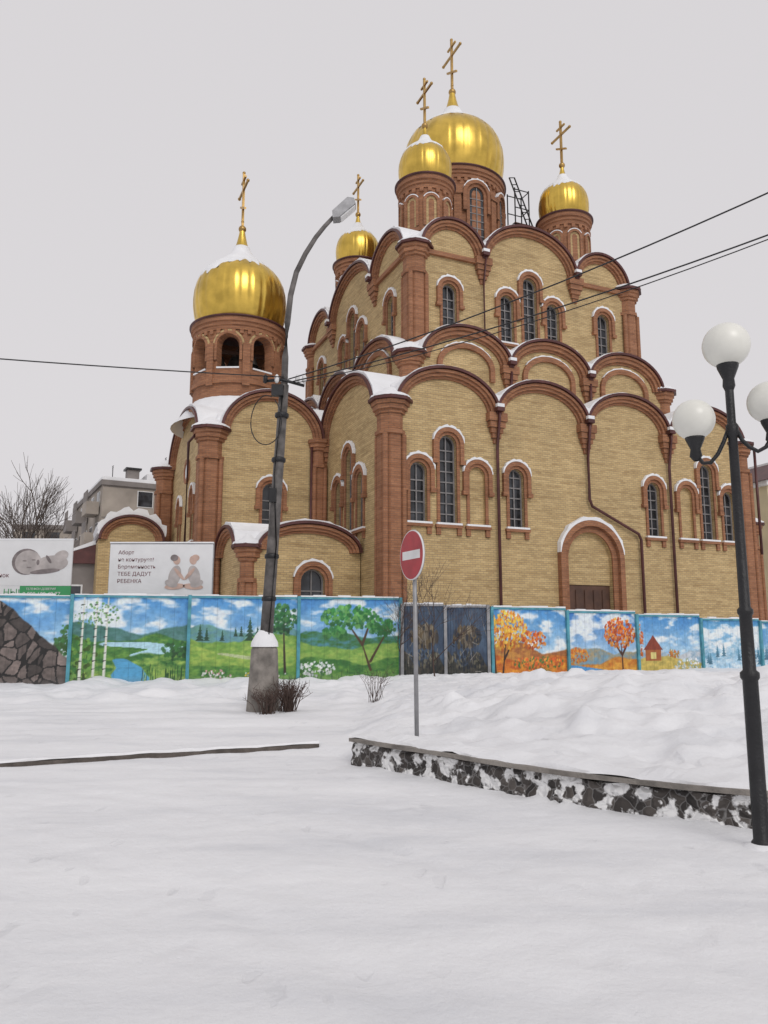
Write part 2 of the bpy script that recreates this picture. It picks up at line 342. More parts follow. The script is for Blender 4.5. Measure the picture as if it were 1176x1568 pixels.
facade(T_right(19.0),2.5,21.6,11.5,msb,S2,depth=1.2,inner=True,band=.36)
facade(T_back(21.8),-18.9,-2.2,11.5,mir(mb),S2,depth=1.2,band=.36)
for a_,b_ in((2.45,2.65),(18.65,2.65),(2.45,21.4),(18.65,21.4)): column(a_,b_,.55,11.5,S2)
box(A,'roof_snow','snow',2.6,18.5,2.8,21.2,S2-.3,S2+.02)
S3=21.9
ub=[(3.5,7.25,1.85),(7.25,13.4,2.45),(13.4,17.15,1.85)]
usb=[(4.0,8.4,1.85),(8.4,15.6,2.45),(15.6,20.0,1.85)]
uw=[(5.2,.85,17.4,20.2),(8.8,.85,17.4,20.2),(10.33,.9,17.4,21.5),(11.85,.85,17.4,20.2),(15.4,.85,17.4,20.2)]
facade(T_front(3.5),3.0,17.6,15,ub,S3,uw,depth=4)
lw=[(-6.2,.85,17.4,20.2),(-10.4,.85,17.4,20.2),(-12,.9,17.4,21.5),(-13.6,.85,17.4,20.2),(-17.8,.85,17.4,20.2)]
facade(T_left(3.0),-20.4,-3.7,15,mir(usb),S3,lw,depth=4,snowtop=.13)
facade(T_right(17.7),3.7,20.4,15,usb,S3,[(-w[0],)+w[1:] for w in lw],depth=4)
facade(T_back(20.6),-17.6,-3.0,15,mir(ub),S3,[(-10.3,.9,17.4,21.5)],depth=4)
for a_,b_ in((3.3,3.8),(17.4,3.8),(3.3,20.3),(17.4,20.3)): column(a_,b_,.62,15,S3)
box(A,'roof_snow','snow',3.6,17.1,4.1,20,S3-.3,S3+.03)
box(A,'string_courses','orange',3.6,7.0,-.2,-.004,S3-.25,S3-.02,T_front(3.5)); box(A,'string_courses','orange',13.7,17.0,-.2,-.004,S3-.25,S3-.02,T_front(3.5))
box(A,'string_courses','orange',3.8,17,-.12,-.004,16.9,17.1,T_front(3.5))
for bb in ((-8,-4.2),(-19.8,-16)): box(A,'string_courses','orange',bb[0],bb[1],-.2,-.004,S3-.25,S3-.02,T_left(3.0))
def dome(cx,cy,z0,R,zb,zdrum,kind,crossh,edge0):
    rd=.93*R; vs=(zb-z0)/(1.86*R)
    def Tc(phi): 
        return lambda x,y,z:(cx+(rd-y)*math.sin(phi+x/rd),cy-(rd-y)*math.cos(phi+x/rd),z)
    H=z0-.15
    if kind!='bell':
        lathe(A,'drum','orange',cx,cy,[(rd+.12,zdrum),(rd+.12,zdrum+.4),(rd,zdrum+.42),(rd,H)],64)
    lathe(A,'drum_cornice','orange',cx,cy,[(rd,H-.75),(rd+.08,H-.73),(rd+.08,H-.5),(rd+.15,H-.48),(rd+.15,H-.28),(rd+.24,H-.26),(rd+.24,H),(rd-.2,H+.01)],64,False)
    lathe(A,'drum_flange','maroon',cx,cy,[(.2,H+.015),(rd+.34,H+.02),(rd+.34,H+.1),(R*.86,z0+.06)],64)
    nd=int(2*math.pi*rd/.42)
    for k in range(nd): box(A,'drum_dentils','orange',-.1,.1,-.14,0,H-.98,H-.76,Tc(2*math.pi*k/nd))
    pr=[(.86,0),(.92,.08),(.965,.2),(.995,.36),(1,.5),(.985,.64),(.94,.78),(.87,.9),(.77,1.0),(.64,1.09),(.5,1.17),(.37,1.25),(.26,1.34),(.18,1.45),(.12,1.58),(.08,1.72),(.05,1.86)]
    P=[(r_*R,z0+z*R*vs) for r_,z in pr]
    lathe(A,'gilded_dome','gold',cx,cy,P,144,True,rib=.016,nr=24)
    seg=144;V=[];F=[]
    rnd=random.Random(int(cx*10+cy)); ph_=[rnd.uniform(0,6) for _ in range(4)]
    nrow=16
    for k in range(seg+1):
        a=2*math.pi*(k%seg)/seg
        edge=edge0-.10*math.cos(a-2.6)+.04*math.sin(2*a+ph_[0])+.03*math.sin(5*a+ph_[1])+.025*math.sin(11*a+ph_[2])+.05*abs(math.sin(12*a))+.02*math.sin(29*a+ph_[3])
        for i in range(nrow):
            zz=edge+(1.5-edge)*i/(nrow-1)
            rr_=np.interp(zz,[q[1] for q in pr],[q[0] for q in pr]); th=.035*(0 if i==0 else 1)
            V.append((cx+(rr_*R+th)*math.cos(a),cy+(rr_*R+th)*math.sin(a),z0+zz*R*vs+(th*1.2)))
    for k in range(seg):
        for i in range(nrow-1): F.append((k*nrow+i,(k+1)*nrow+i,(k+1)*nrow+i+1,k*nrow+i+1))
    A.add('dome_snow','snow',V,F,True)
    sphere(A,'cross_ball','goldcross',(cx,cy,zb),.10*R**.5+.07)
    zt=zb+crossh; t=.036*crossh**.5; g='goldcross'
    box(A,'cross',g,cx-t,cx+t,cy-t,cy+t,zb,zt)
    w=crossh*.30
    box(A,'cross',g,cx-t*.8,cx+t*.8,cy-w,cy+w,zt-crossh*.30-t,zt-crossh*.30+t)
    box(A,'cross',g,cx-t*.8,cx+t*.8,cy-w*.45,cy+w*.45,zt-crossh*.13-t*.8,zt-crossh*.13+t*.8)
    zc=zt-crossh*.62; dz=.09*crossh
    V=[(cx+sx*t*.8,cy+sy*w*.55,zc+sy*dz+sz*t) for sz in(-1,1) for sy in(-1,1) for sx in(-1,1)]
    A.add('cross',g,V,[(0,1,3,2),(4,6,7,5),(0,4,5,1),(2,3,7,6),(0,2,6,4),(1,5,7,3)])
    for (yy,z_) in((-w,zt-crossh*.30),(w,zt-crossh*.30),(0,zt)): sphere(A,'cross',g,(cx,cy+yy,z_),t*1.5,10)
    sphere(A,'cross_ball','goldcross',(cx,cy,zb+crossh*.13),.06*R**.5,12)
    return rd,Tc,H
rd,Tc,H=dome(10.3,12,31.5,3.45,39.1,21.5,'c',4.1,1.0)
for k in range(8):
    T=Tc(rad(-23.5+45*k+21))
    r=.5; zt=30.0; z0=26.2
    prism(A,'window_glass','glass',hole(0,r,z0,zt),[],-.02,.05,T)
    box(A,'window_bars','frame',-.03,.03,-.06,-.02,z0,zt,T)
    z=z0
    while z<zt-.4: box(A,'window_bars','frame',-r,r,-.055,-.02,z-.03,z+.03,T); z+=.5
    archring(A,'drum_surrounds','orange',0,zt-r,r,r,.2,-.12,.02,T,leg=zt-r-z0)
    archring(A,'drum_surrounds','orange',0,zt-r,r+.2,r+.2,.22,-.25,0,T,leg=1.2)
    archring(A,'ledge_snow','snow',0,zt-r,r+.425,r+.425,.09,-.25,-.01,T,a0=25,a1=155,rag=.3)
    T2=Tc(rad(-23.5+45*k+21+22.5))
    box(A,'drum_surrounds','orange',-.22,.22,-.2,0,24.5,29.4,T2); box(A,'drum_surrounds','orange',-.3,.3,-.28,0,29.4,29.7,T2)
for (a_,b_) in((5.4,6.6),(15.3,6.6),(5.4,17.4),(15.3,17.4)):
    rd,Tc,H=dome(a_,b_,27.6,1.58,31.6,21.5,'s',3.1,.94)
    for k in range(8):
        T=Tc(rad(-23.5+45*k+10)); r=.3; zt=26.2
        prism(A,'niche_panels','yellow',hole(0,r,24.4,zt),[],-.02,.05,T)
        archring(A,'drum_surrounds','orange',0,zt-r,r,r,.15,-.12,.02,T,leg=1.5)
        box(A,'drum_surrounds','orange',-.5,.5,-.12,0,24.1,24.35,T)
        archring(A,'ledge_snow','snow',0,zt-r,r+.155,r+.155,.05,-.12,0,T,a0=30,a1=150)
bx,by=-3.8,13.6
rd,Tc,H=dome(bx,by,19.8,2.8,26.5,15,'bell',3.8,.90)
nop=8; zs0,zsp,rw=16.6,18.0,.64
V=[];F=[]
def za(phi):
    d=((phi+math.pi/nop)%(2*math.pi/nop))-math.pi/nop
    s=d*rd
    if abs(s)<rw: return zsp+math.sqrt(max(0,rw*rw-s*s))
    return None
off=rad(-23.5-2)
angs=[]
for k in range(nop):
    c=2*math.pi*k/nop; h=rw/rd
    angs+= [c-math.pi/nop+ (math.pi/nop-h)*q/3 for q in range(3)]
    angs+= [c-h+1e-5+(2*h-2e-5)*q/16 for q in range(17)]
    angs+= [c+h+1e-4+(math.pi/nop-h)*q/3 for q in range(3)]
angs=sorted(angs)
def Pp(r_,ph,z): return (bx+r_*math.sin(ph+off),by-r_*math.cos(ph+off),z)
def quad(p): 
    n=len(V); V.extend(p); F.append((n,n+1,n+2,n+3))
ri=rd-.5
for i,p0 in enumerate(angs):
    p1=angs[(i+1)%len(angs)]
    if i==len(angs)-1: p1+=2*math.pi
    a0=za(p0);a1=za(p1)
    for rr_ in(rd,ri):
        if a0 is None or a1 is None:
            quad([Pp(rr_,p0,14),Pp(rr_,p1,14),Pp(rr_,p1,H),Pp(rr_,p0,H)])
        else:
            quad([Pp(rr_,p0,14),Pp(rr_,p1,14),Pp(rr_,p1,zs0),Pp(rr_,p0,zs0)])
            quad([Pp(rr_,p0,a0),Pp(rr_,p1,a1),Pp(rr_,p1,H),Pp(rr_,p0,H)])
    if a0 is not None and a1 is not None:
        quad([Pp(rd,p0,a0),Pp(rd,p1,a1),Pp(ri,p1,a1),Pp(ri,p0,a0)])
        quad([Pp(rd,p0,zs0),Pp(rd,p1,zs0),Pp(ri,p1,zs0),Pp(ri,p0,zs0)])
for k in range(nop):
    for s in(-1,1):
        ph=2*math.pi*k/nop+s*rw/rd
        quad([Pp(rd,ph,zs0),Pp(ri,ph,zs0),Pp(ri,ph,zsp),Pp(rd,ph,zsp)])
A.add('bell_tower_drum','orange',V,F)
for k in range(nop):
    T=Tc(off+2*math.pi*k/nop)
    archring(A,'drum_surrounds','orange',0,zsp,rw,rw,.15,-.12,.02,T,leg=.9)
    archring(A,'drum_surrounds','yellow',0,zsp,rw+.15,rw+.15,.12,-.08,.02,T)
    box(A,'ledge_snow','snow',-rw,rw,-.1,.4,zs0,zs0+.09,T)
    T=Tc(off+2*math.pi*(k+.5)/nop)
    box(A,'drum_surrounds','orange',-.2,.2,-.18,0,15.6,18.1,T)
lathe(A,'drum_surrounds','orange',bx,by,[(rd,15.7),(rd+.15,15.72),(rd+.15,16.0),(rd+.08,16.02),(rd+.08,16.3),(rd,16.32)],64,False)
lathe(A,'roof_snow','snow',bx,by,[(rd+1.2,13.5),(rd+.7,14.1),(rd+.15,14.8),(rd-.1,15.1)],32)
lathe(A,'bell','bell',bx,by,[(.9,16.8),(.75,17.1),(.62,17.7),(.45,18.1),(.1,18.25)],24)
for an in range(4): 
    lathe(A,'bell','bell',bx+1.35*math.cos(an*1.57+.4),by+1.35*math.sin(an*1.57+.4),[(.38,17.3),(.3,17.5),(.24,17.8),(.05,17.95)],16)
box(A,'bell_beam','wood',bx-2.1,bx+2.1,by-.1,by+.1,18.3,18.5); box(A,'bell_beam','wood',bx-.1,bx+.1,by-2.1,by+2.1,18.52,18.7)
facade(T_front(8.2),-6.5,-.01,0,[(-5.75,-.35,2.4)],S1,[(-3.05,.95,6.6,9.5)],depth=4.5)
facade(T_left(-6.5),-19.8,-8.5,0,[(-19.0,-9.2,2.4)],S1,[(-11.5,.8,6.6,9.4),(-16,.8,6.6,9.4)],depth=4.5,snowtop=.14)
archring(A,'window_surrounds','orange',-13.7,10.9,.5,.5,.2,-.15,0,T_left(-6.5),a0=0,a1=359.9); prism(A,'ledge_snow','snow',arc(-13.7,10.9,.49,.49,0,345,20),[],-.08,-.01,T_left(-6.5))
facade(T_back(20),.01,6.5,0,[(.6,5.9,2.4)],S1,depth=3)
for a_,b_ in((-6.25,8.5),(-6.9,19.8)): column(a_,b_,.65,0,S1)
drift(-6.3,8.4,1.8,S1+.1,1.6)
column(-.45,8.2,.38,0,S1,cap=False)
box(A,'roof_snow','snow',-6.1,-.1,8.9,19.6,S1-.3,S1+.1)
facade(T_front(3),-5.6,-.05,0,[(-5.0,-.2,1.25)],5.4,[(-2.4,1.15,1.6,4.6,False,True)],depth=4.9,snowtop=.08,band=.28)
facade(T_left(-5.6),-8.1,-3.2,0,[(-7.9,-3.7,1.25)],5.4,[],depth=2.5,snowtop=.14,band=.28)
column(-5.4,3.2,.35,0,5.4,sn=.6); box(A,'roof_snow','snow',-5.4,-.1,3.3,8.1,5.2,5.5); drift(-5.4,3.2,1.1,5.45,.7)
facade(T_front(18.2),-10.9,-7.1,0,[(-10.8,-7.2,1.4)],7.3,[],depth=4,snowtop=.4,band=.28)
box(A,'walls','yellow',-10.9,-10.6,18.75,24,0,7.25); box(A,'walls','yellow',-10.6,-7.1,23.6,24,0,7.25)
facade(T_front(5),22.12,28,0,[(22.4,27.7,1.9)],S1-3.5,[(25,.85,4.6,7.4)],depth=6,snowtop=.15)
box(A,'walls','yellow',27.5,28,5.52,15,0,S1-3.55); column(27.9,5.1,.5,0,S1-3.5)
def pipe(pts,r=.075): tube(A,'downpipes','maroon',pts,r)
pipe([(5.7,-.45,S1+.15),(5.7,-.42,S1-.2),(5.7,-.18,S1-1.6),(5.7,-.18,0)])
pipe([(11,-.45,S1+.15),(11,-.42,S1-.2),(11,-.18,S1-1.6),(11,-.18,8.3),(11.15,-.18,7.95),(14,-.18,6.7),(14.15,-.18,6.4),(14.15,-.18,0)])
pipe([(16.3,-.45,S1+.15),(16.3,-.42,S1-.2),(16.3,-.18,S1-1.6),(16.3,-.18,0)])
pipe([(22.6,-.2,S1),(22.6,-.2,6)]); pipe([(-.9,8.0,S1),(-.9,8.0,0)]); pipe([(-6.9,8.6,S1),(-7.35,8.6,S1-.6),(-7.35,8.6,5.5)])
pipe([(8,1.95,S2-.2),(8,2.1,12.2)]); pipe([(13.1,1.95,S2-.2),(13.1,2.1,12.2)])
pipe([(7.25,3.0,S3),(7.25,3.3,S3-1.4),(7.25,3.3,16)],.05)
sc='roof_scaffold'
for (x,y) in((13.5,9.4),(14.6,9.4),(13.5,10.3),(14.6,10.3)): tube(A,sc,'dark',[(x,y,23.6),(x,y,31.2)],.045,seg=6)
for zz in(26.8,27.6,28.6,29.8,31.1):
    for (p,q) in(((13.5,9.4),(14.6,9.4)),((13.5,10.3),(14.6,10.3)),((14.6,9.4),(14.6,10.3))): tube(A,sc,'dark',[(p[0],p[1],zz),(q[0],q[1],zz)],.035,seg=6)
tube(A,sc,'dark',[(12.9,9.1,31.6),(14.5,9.2,28.0)],.05,seg=6); tube(A,sc,'dark',[(13.3,9.1,31.7),(14.9,9.2,28.1)],.05,seg=6)
for q in range(9):
    f=q/8; tube(A,sc,'dark',[(12.9+1.6*f,9.12,31.6-3.6*f),(13.3+1.6*f,9.12,31.7-3.6*f)],.03,seg=6)
for q in range(4): tube(A,sc,'dark',[(13.5+q*.75,9.0,26.4),(13.5+q*.75,9.0,28.0)],.035,seg=6)
for zz in(27.2,28.0): tube(A,sc,'dark',[(13.4,9.0,zz),(15.9,9.0,zz)],.035,seg=6)
box(A,'scaffold_deck','wood',13.4,14.7,9.3,10.4,28.61,28.67)
A.finish(church)
# ------------------------------------------------------------------ ground
WX=[-.3,.81,1.66,2.43,3.11,4.5,6,9,14,20]; WY=[10.25,9.0,7.95,7.36,6.93,6.25,5.7,4.8,4.0,3.5]
CX=[-60,-20,-8,-4.7,-3.4,-2.3,-.95,-.3]; CY=[-5,4.3,8.5,9.9,10.55,11.05,11.6,10.25]
def sm(t): t=max(0,min(1,t)); return t*t*(3-2*t)
def fr(x,y,s,seed=0): return noise.fractal(Vector((x*s+seed,y*s,seed*1.7)),.9,2.1,6)
rg=random.Random(5)
lumps=[(rg.uniform(1.0,11),rg.uniform(9.5,16.5),rg.uniform(.12,.38),rg.uniform(.03,.11)) for _ in range(75)]
def wallc(x): return float(np.interp(x,WX,WY))
foot=[]
for (x0,y0,ang,n) in((-1.6,3.2,80,12),(.9,3.6,58,9),(-3.5,6.6,15,11),(1.2,5.2,110,9),(-1.5,12.6,-20,7)):
    for i in range(n):
        s=.17 if i%2 else -.17; a=rad(ang+rg.uniform(-6,6)); d=i*.62
        foot.append((x0+d*math.cos(a)-s*math.sin(a),y0+d*math.sin(a)+s*math.cos(a),a))
def gh(x,y):
    if abs(x)>80 or y>120 or y<-20: return 0
    n=fr(x,y,.9,3); n2=fr(x,y,3.2,8)
    z=.014*n+.010*n2
    yb=np.interp(x,WX,WY) if x>-.3 else np.interp(x,CX,CY)
    d=y-yb
    if x>-.3: up=sm((d+.04)/.12)
    else: up=sm((d+.02)/.1)
    if d<=-.1:
        z+=.02*math.exp(-((x-2.86)**2+(y-6.2)**2)/.05)
        if x>-.3: z+=(.012+.05*max(0,n2))*math.exp(-((d+.12)/.2)**2)
        # faint curved wheel tracks across the plaza
        if y<11:
            for rr_,dd in((9.2,0),(10.8,0)):
                q=math.hypot(x+7.5,y+1.5)-rr_; z-=.010*math.exp(-(q/.12)**2); z+=.006*math.exp(-((abs(q)-.2)/.07)**2)
        if 2.5<y<13 and abs(x)<6:
            for (fx,fy,fa) in foot:
                dx,dy=x-fx,y-fy
                if dx*dx+dy*dy<.09:
                    u=dx*math.cos(fa)+dy*math.sin(fa); v=-dx*math.sin(fa)+dy*math.cos(fa); q=(u/.15)**2+(v/.065)**2
                    z-=.018*math.exp(-q**1.5); z+=.006*math.exp(-(q-2.2)**2)
    else:
        road=.065+.18*sm((y-17)/7)+(.06+.12*sm((y-17)/3))*max(-.3,n)*.9*sm((y-16)/2)
        if x<2 and 12<y<20:
            t=y-(.12*x+14.2); road-=.045*(math.exp(-(t/.25)**2)+math.exp(-((t-1.6)/.28)**2)+math.exp(-((t-3.1)/.25)**2))
        k=sm((x+.75-.04*max(0,y-11)+.25*n)/1.0)
        pile=.31+.37*sm((d-.1)/4.6)*sm((x+.2)/3.2)*(1-.85*sm((y-16)/5))
        amp=.15*sm((x)/2)*sm(d/2)*(1-.6*sm((y-16)/4))
        pile+=amp*n+.045*n2*sm(d/1.5)+.24*math.exp(-((x-4.6)**2/2.4+(y-13.6)**2/3))+.12*math.exp(-((x-7.3)**2/2+(y-13.6)**2/4))
        for (lx,ly,lr,lh) in lumps:
            ddx=x-lx;ddy=y-ly
            if abs(ddx)<lr*2 and abs(ddy)<lr*2:
                if ly-wallc(lx)>.8: pile+=lh*math.exp(-((ddx*ddx+ddy*ddy)/(lr*lr))**1.5)
        if x<-.3: k*=sm((d)/.8)
        z+=up*(road*(1-k)+pile*k)
    return z
xs=np.concatenate([-14-np.geomspace(.3,700,34)[::-1],np.arange(-14,-5,.12),np.arange(-5,8,.07),np.arange(8,16,.11),16+np.geomspace(.3,700,34)])
ys=np.concatenate([2-np.geomspace(.3,300,20)[::-1],np.arange(2,17,.07),np.arange(17,28,.11),28+np.geomspace(.3,900,34)])
V=[(x,y,gh(x,y)) for y in ys for x in xs]; nx=len(xs)
F=[(j*nx+i,j*nx+i+1,(j+1)*nx+i+1,(j+1)*nx+i) for j in range(len(ys)-1) for i in range(nx-1)]
me=bpy.data.meshes.new('ground'); me.from_pydata(V,[],F); me.materials.append(MAT['gsnow']); me.polygons.foreach_set('use_smooth',[True]*len(F))
g=bpy.data.objects.new('snowy_ground',me); COL.objects.link(g)
def sweep(acc,name,mat,path,prof,jit=0):
    n=len(path);m_=len(prof);V=[];F=[]
    for i,p in enumerate(path):
        a=Vector(path[max(0,i-1)]);b_=Vector(path[min(n-1,i+1)]);d=(b_-a).normalized(); nn=Vector((-d.y,d.x))
        for q,(o,z) in enumerate(prof):
            jo=jit*noise.noise(Vector((p[0]*3,p[1]*3,q*5.3))); jz=jit*noise.noise(Vector((p[0]*3+40,p[1]*3,q*5.3))) 
            V.append((p[0]+nn.x*(o+jo),p[1]+nn.y*(o+jo),z+jz))
    for i in range(n-1):
        for k in range(m_): F.append((i*m_+k,i*m_+(k+1)%m_,(i+1)*m_+(k+1)%m_,(i+1)*m_+k))
    F+= [tuple(range(m_)),tuple((n-1)*m_+k for k in range(m_))]
    acc.add(name,mat,V,F)
def dens(xa,ya,x0,x1,n): return [(float(x),float(np.interp(x,xa,ya))) for x in np.linspace(x0,x1,n)]
B=Acc(); kp=dens(CX,CY,-20,-.95,160)
sweep(B,'kerb_stones','kerb',kp,[(-.05,-.1),(-.05,.052),(.03,.055),(.03,-.1)],.012)
sweep(B,'kerb_snow','snow',kp,[(-.045,.056),(-.02,.085),(.12,.08),(.16,.0)],.02)
e=empty('road_kerb'); B.finish(e)
B=Acc(); wp=dens(WX,WY,-.3,19,300)
for _ in range(60): wp=[wp[0]]+[((wp[i-1][0]+2*wp[i][0]+wp[i+1][0])/4,(wp[i-1][1]+2*wp[i][1]+wp[i+1][1])/4) for i in range(1,len(wp)-1)]+[wp[-1]]
sweep(B,'stone_face','stone',wp,[(-.14,-.1),(-.15,.04),(-.13,.12),(-.14,.19),(-.12,.258),(.14,.258),(.14,-.1)],.035)
sweep(B,'coping','conc',wp,[(-.19,.275),(-.19,.318),(.18,.318),(.18,.275)],.006)
sweep(B,'coping_snow','snow',wp,[(-.15,.312),(-.11,.35),(.1,.385),(.24,.37),(.24,.29)],.055)
e=empty('low_stone_wall'); B.finish(e)
# ------------------------------------------------------------------ mural fence
PW,PH=170,120
Xg,Yg=np.meshgrid(np.linspace(0,1,PW),np.linspace(0,1,PH))
def vn(sx,sy,rng,oct=3):
    out=np.zeros((PH,PW)); amp=1;tot=0
    for o in range(oct):
        gx,gy=int(sx*2**o)+2,int(sy*2**o)+2; G=rng.random((gy+1,gx+1))
        fx=Xg*(gx-1);fy=Yg*(gy-1);ix=fx.astype(int);iy=fy.astype(int);tx=fx-ix;ty=fy-iy
        tx=tx*tx*(3-2*tx);ty=ty*ty*(3-2*ty)
        v=(G[iy,ix]*(1-tx)+G[iy,ix+1]*tx)*(1-ty)+(G[iy+1,ix]*(1-tx)+G[iy+1,ix+1]*tx)*ty
        out+=v*amp;tot+=amp;amp*=.6
    return out/tot
def blend(C,mask,col):
    mask=np.clip(mask,0,1)[...,None]; C[:]=C*(1-mask)+np.array(col)*mask
def sky(C,rng,top=(.27,.55,.80),bot=(.78,.88,.93),cl=.5):
    t=np.clip((Yg-.35)/.65,0,1)[...,None]; C[:]=np.array(bot)*(1-t)+np.array(top)*t
    n=vn(3,6,rng,4); blend(C,np.clip((n-cl+.03)*7,0,.9),(.93,.95,.96)); blend(C,np.clip((cl-.1-n)*4,0,.3),(.2,.46,.74))
def hill(C,rng,base,amp,f,ph,col,col2):
    yl=base+amp*np.sin(f*Xg*6.28+ph)+.015*np.sin(17*Xg+ph)+.03*(vn(14,3,rng)-.5)
    m_=np.clip((yl-Yg)*60,0,1); n=np.clip((vn(14,26,rng,4)-.5)*2.2+.5,0,1)
    n=np.clip(n+.5*np.clip((Yg-yl)*4+.5,-.5,.5),0,1)
    cc=np.array(col)*(1-n[...,None])+np.array(col2)*n[...,None]; C[:]=C*(1-m_[...,None])+cc*m_[...,None]
def disk(C,x,y,r,col,a=1):
    i0=max(0,int((x-r)*(PW-1)));i1=min(PW,int((x+r)*(PW-1))+2);j0=max(0,int((y-r)*(PH-1)));j1=min(PH,int((y+r)*(PH-1))+2)
    if i1<=i0 or j1<=j0: return
    d=((Xg[j0:j1,i0:i1]-x)*1.35)**2+(Yg[j0:j1,i0:i1]-y)**2; mk=np.clip(a*np.clip((r*r-d)/(r*r)*3,0,1),0,1)[...,None]
    C[j0:j1,i0:i1]=C[j0:j1,i0:i1]*(1-mk)+np.array(col)*mk
def crown(C,rng,x,y,rx,ry,cols,n=60,s=.026):
    for _ in range(int(n*2.2)):
        a=rng.random()*6.28;q=rng.random()**.6; c=np.array(cols[rng.integers(len(cols))]); yy=y+ry*q*math.sin(a)
        c=c*(.8+.25*((yy-y)/ry+1)/2+.15*rng.random()); disk(C,x+rx*q*math.cos(a),yy,s*(.4+.9*rng.random()),np.clip(c,0,1),.85)
def stroke(C,x0,y0,x1,y1,w,col):
    dx,dy=x1-x0,y1-y0;L2=dx*dx+dy*dy+1e-9; t=np.clip(((Xg-x0)*dx+(Yg-y0)*dy)/L2,0,1)
    d=np.sqrt(((Xg-x0-t*dx)*1.35)**2+(Yg-y0-t*dy)**2); blend(C,np.clip((w*(1-.5*t)-d)/w*3,0,1),col)
def fir(C,x,y,h,col):
    for k in range(5):
        yy=y+h*k/5; w=h*.3*(1-k/5.5); m_=((np.abs(Xg-x)*1.35<w*(1-(Yg-yy)/(h*.3)))&(Yg>yy)&(Yg<yy+h*.3)).astype(float); blend(C,m_*.9,[c*(.85+.07*k) for c in col])
def river(C,rng,pts,col):
    for (a,b_) in zip(pts[:-1],pts[1:]): 
        for t in np.linspace(0,1,26):
            x=a[0]+(b_[0]-a[0])*t;y=a[1]+(b_[1]-a[1])*t;r=a[2]+(b_[2]-a[2])*t
            m_=np.clip((1-((Xg-x)/(r*2.2))**2-((Yg-y)/(r*.6))**2)*4,0,1); blend(C,m_*.8,np.array(col)*(.9+.15*rng.random()))
G1,G2,G3=(.42,.60,.26),(.20,.42,.19),(.60,.72,.34)
def p_stone(C,r):
    sky(C,r); hill(C,r,.35,.05,1,0,G1,G2); river(C,r,[(.95,.3,.04),(.85,.1,.12)],(.35,.6,.75)); crown(C,r,.95,.5,.07,.2,[(.2,.35,.15),G2],30)
    m_=np.clip((1.50-1.2*Xg+.08*(vn(8,8,r)-.5)-Yg)*60,0,1)
    pts=r.random((80,2)); d=np.full((PH,PW),9.);d2=d.copy();idx=np.zeros((PH,PW),int)
    wx=.03*(vn(10,8,r)-.5);wy=.04*(vn(10,8,r)-.5)
    for i,p in enumerate(pts):
        q=np.hypot((Xg+wx-p[0])*1.2,Yg+wy-p[1]); d2=np.where(q<d,d,np.minimum(d2,q)); idx=np.where(q<d,i,idx); d=np.minimum(d,q)
    sh=.6+.8*r.random(80); base=np.ones_like(C)*np.array((.38,.34,.325))*sh[idx][...,None]*(.75+.5*vn(24,24,r)[...,None]); base[(d2-d)<.014]=(.10,.09,.09)
    C[:]=C*(1-m_[...,None])+base*m_[...,None]
def p_birch(C,r):
    sky(C,r); hill(C,r,.66,.06,1.0,1,(.34,.52,.52),(.24,.44,.40)); hill(C,r,.54,.04,1.3,2,G1,G2)
    river(C,r,[(.32,.47,.04),(.6,.46,.06),(.85,.42,.06),(.6,.34,.05)],(.70,.86,.92)); hill(C,r,.33,.04,.8,4,G3,G2)
    river(C,r,[(.42,.29,.03),(.5,.2,.05),(.5,.12,.07),(.55,.03,.08)],(.33,.64,.82))
    crown(C,r,.1,.3,.12,.25,[G1,G2,(.2,.3,.1)],60); crown(C,r,.9,.4,.12,.12,[G2,(.14,.3,.16)],40)
    for x in(.09,.2,.29): 
        stroke(C,x,.02,x+.012,1.05,.02,(.85,.86,.82))
        for y in np.arange(.1,.95,.09): stroke(C,x-.01,y,x+.015,y+.01*r.random(),.008,(.15,.15,.15))
    crown(C,r,.2,.8,.2,.16,[(.35,.55,.30),(.45,.64,.35),(.25,.45,.25)],40,.014)
    for _ in range(40): x=.6+.38*r.random(); stroke(C,x,0,x+.03*(r.random()-.5),.12+.14*r.random(),.007,(.14,.3,.14) if r.random()<.6 else G3)
def p_meadow(C,r):
    sky(C,r,cl=.45); hill(C,r,.64,.05,1.5,0,(.38,.58,.68),(.40,.60,.55)); hill(C,r,.54,.06,1.0,3,G3,G1); hill(C,r,.38,.05,1.2,1,G1,(.64,.74,.34)); river(C,r,[(.3,.35,.02),(.55,.3,.03)],(.75,.8,.6)); hill(C,r,.2,.03,1,0,G2,G1)
    for x,y,h in((.1,.5,.18),(.16,.5,.14),(.55,.5,.25),(.62,.48,.18),(.3,.5,.12),(.42,.55,.1),(.47,.55,.12)): fir(C,x,y,h,(.13,.28,.20))
    stroke(C,.88,.12,.86,.7,.02,(.2,.16,.12)); crown(C,r,.86,.75,.12,.2,[(.10,.29,.17),(.14,.4,.2),(.28,.5,.27)],80)
    crown(C,r,.25,.1,.14,.07,[(.9,.9,.9),(.8,.55,.62),(.2,.4,.2)],30,.012); crown(C,r,.7,.1,.2,.06,[(.88,.72,.3),(.9,.9,.9),(.2,.4,.2)],34,.012)
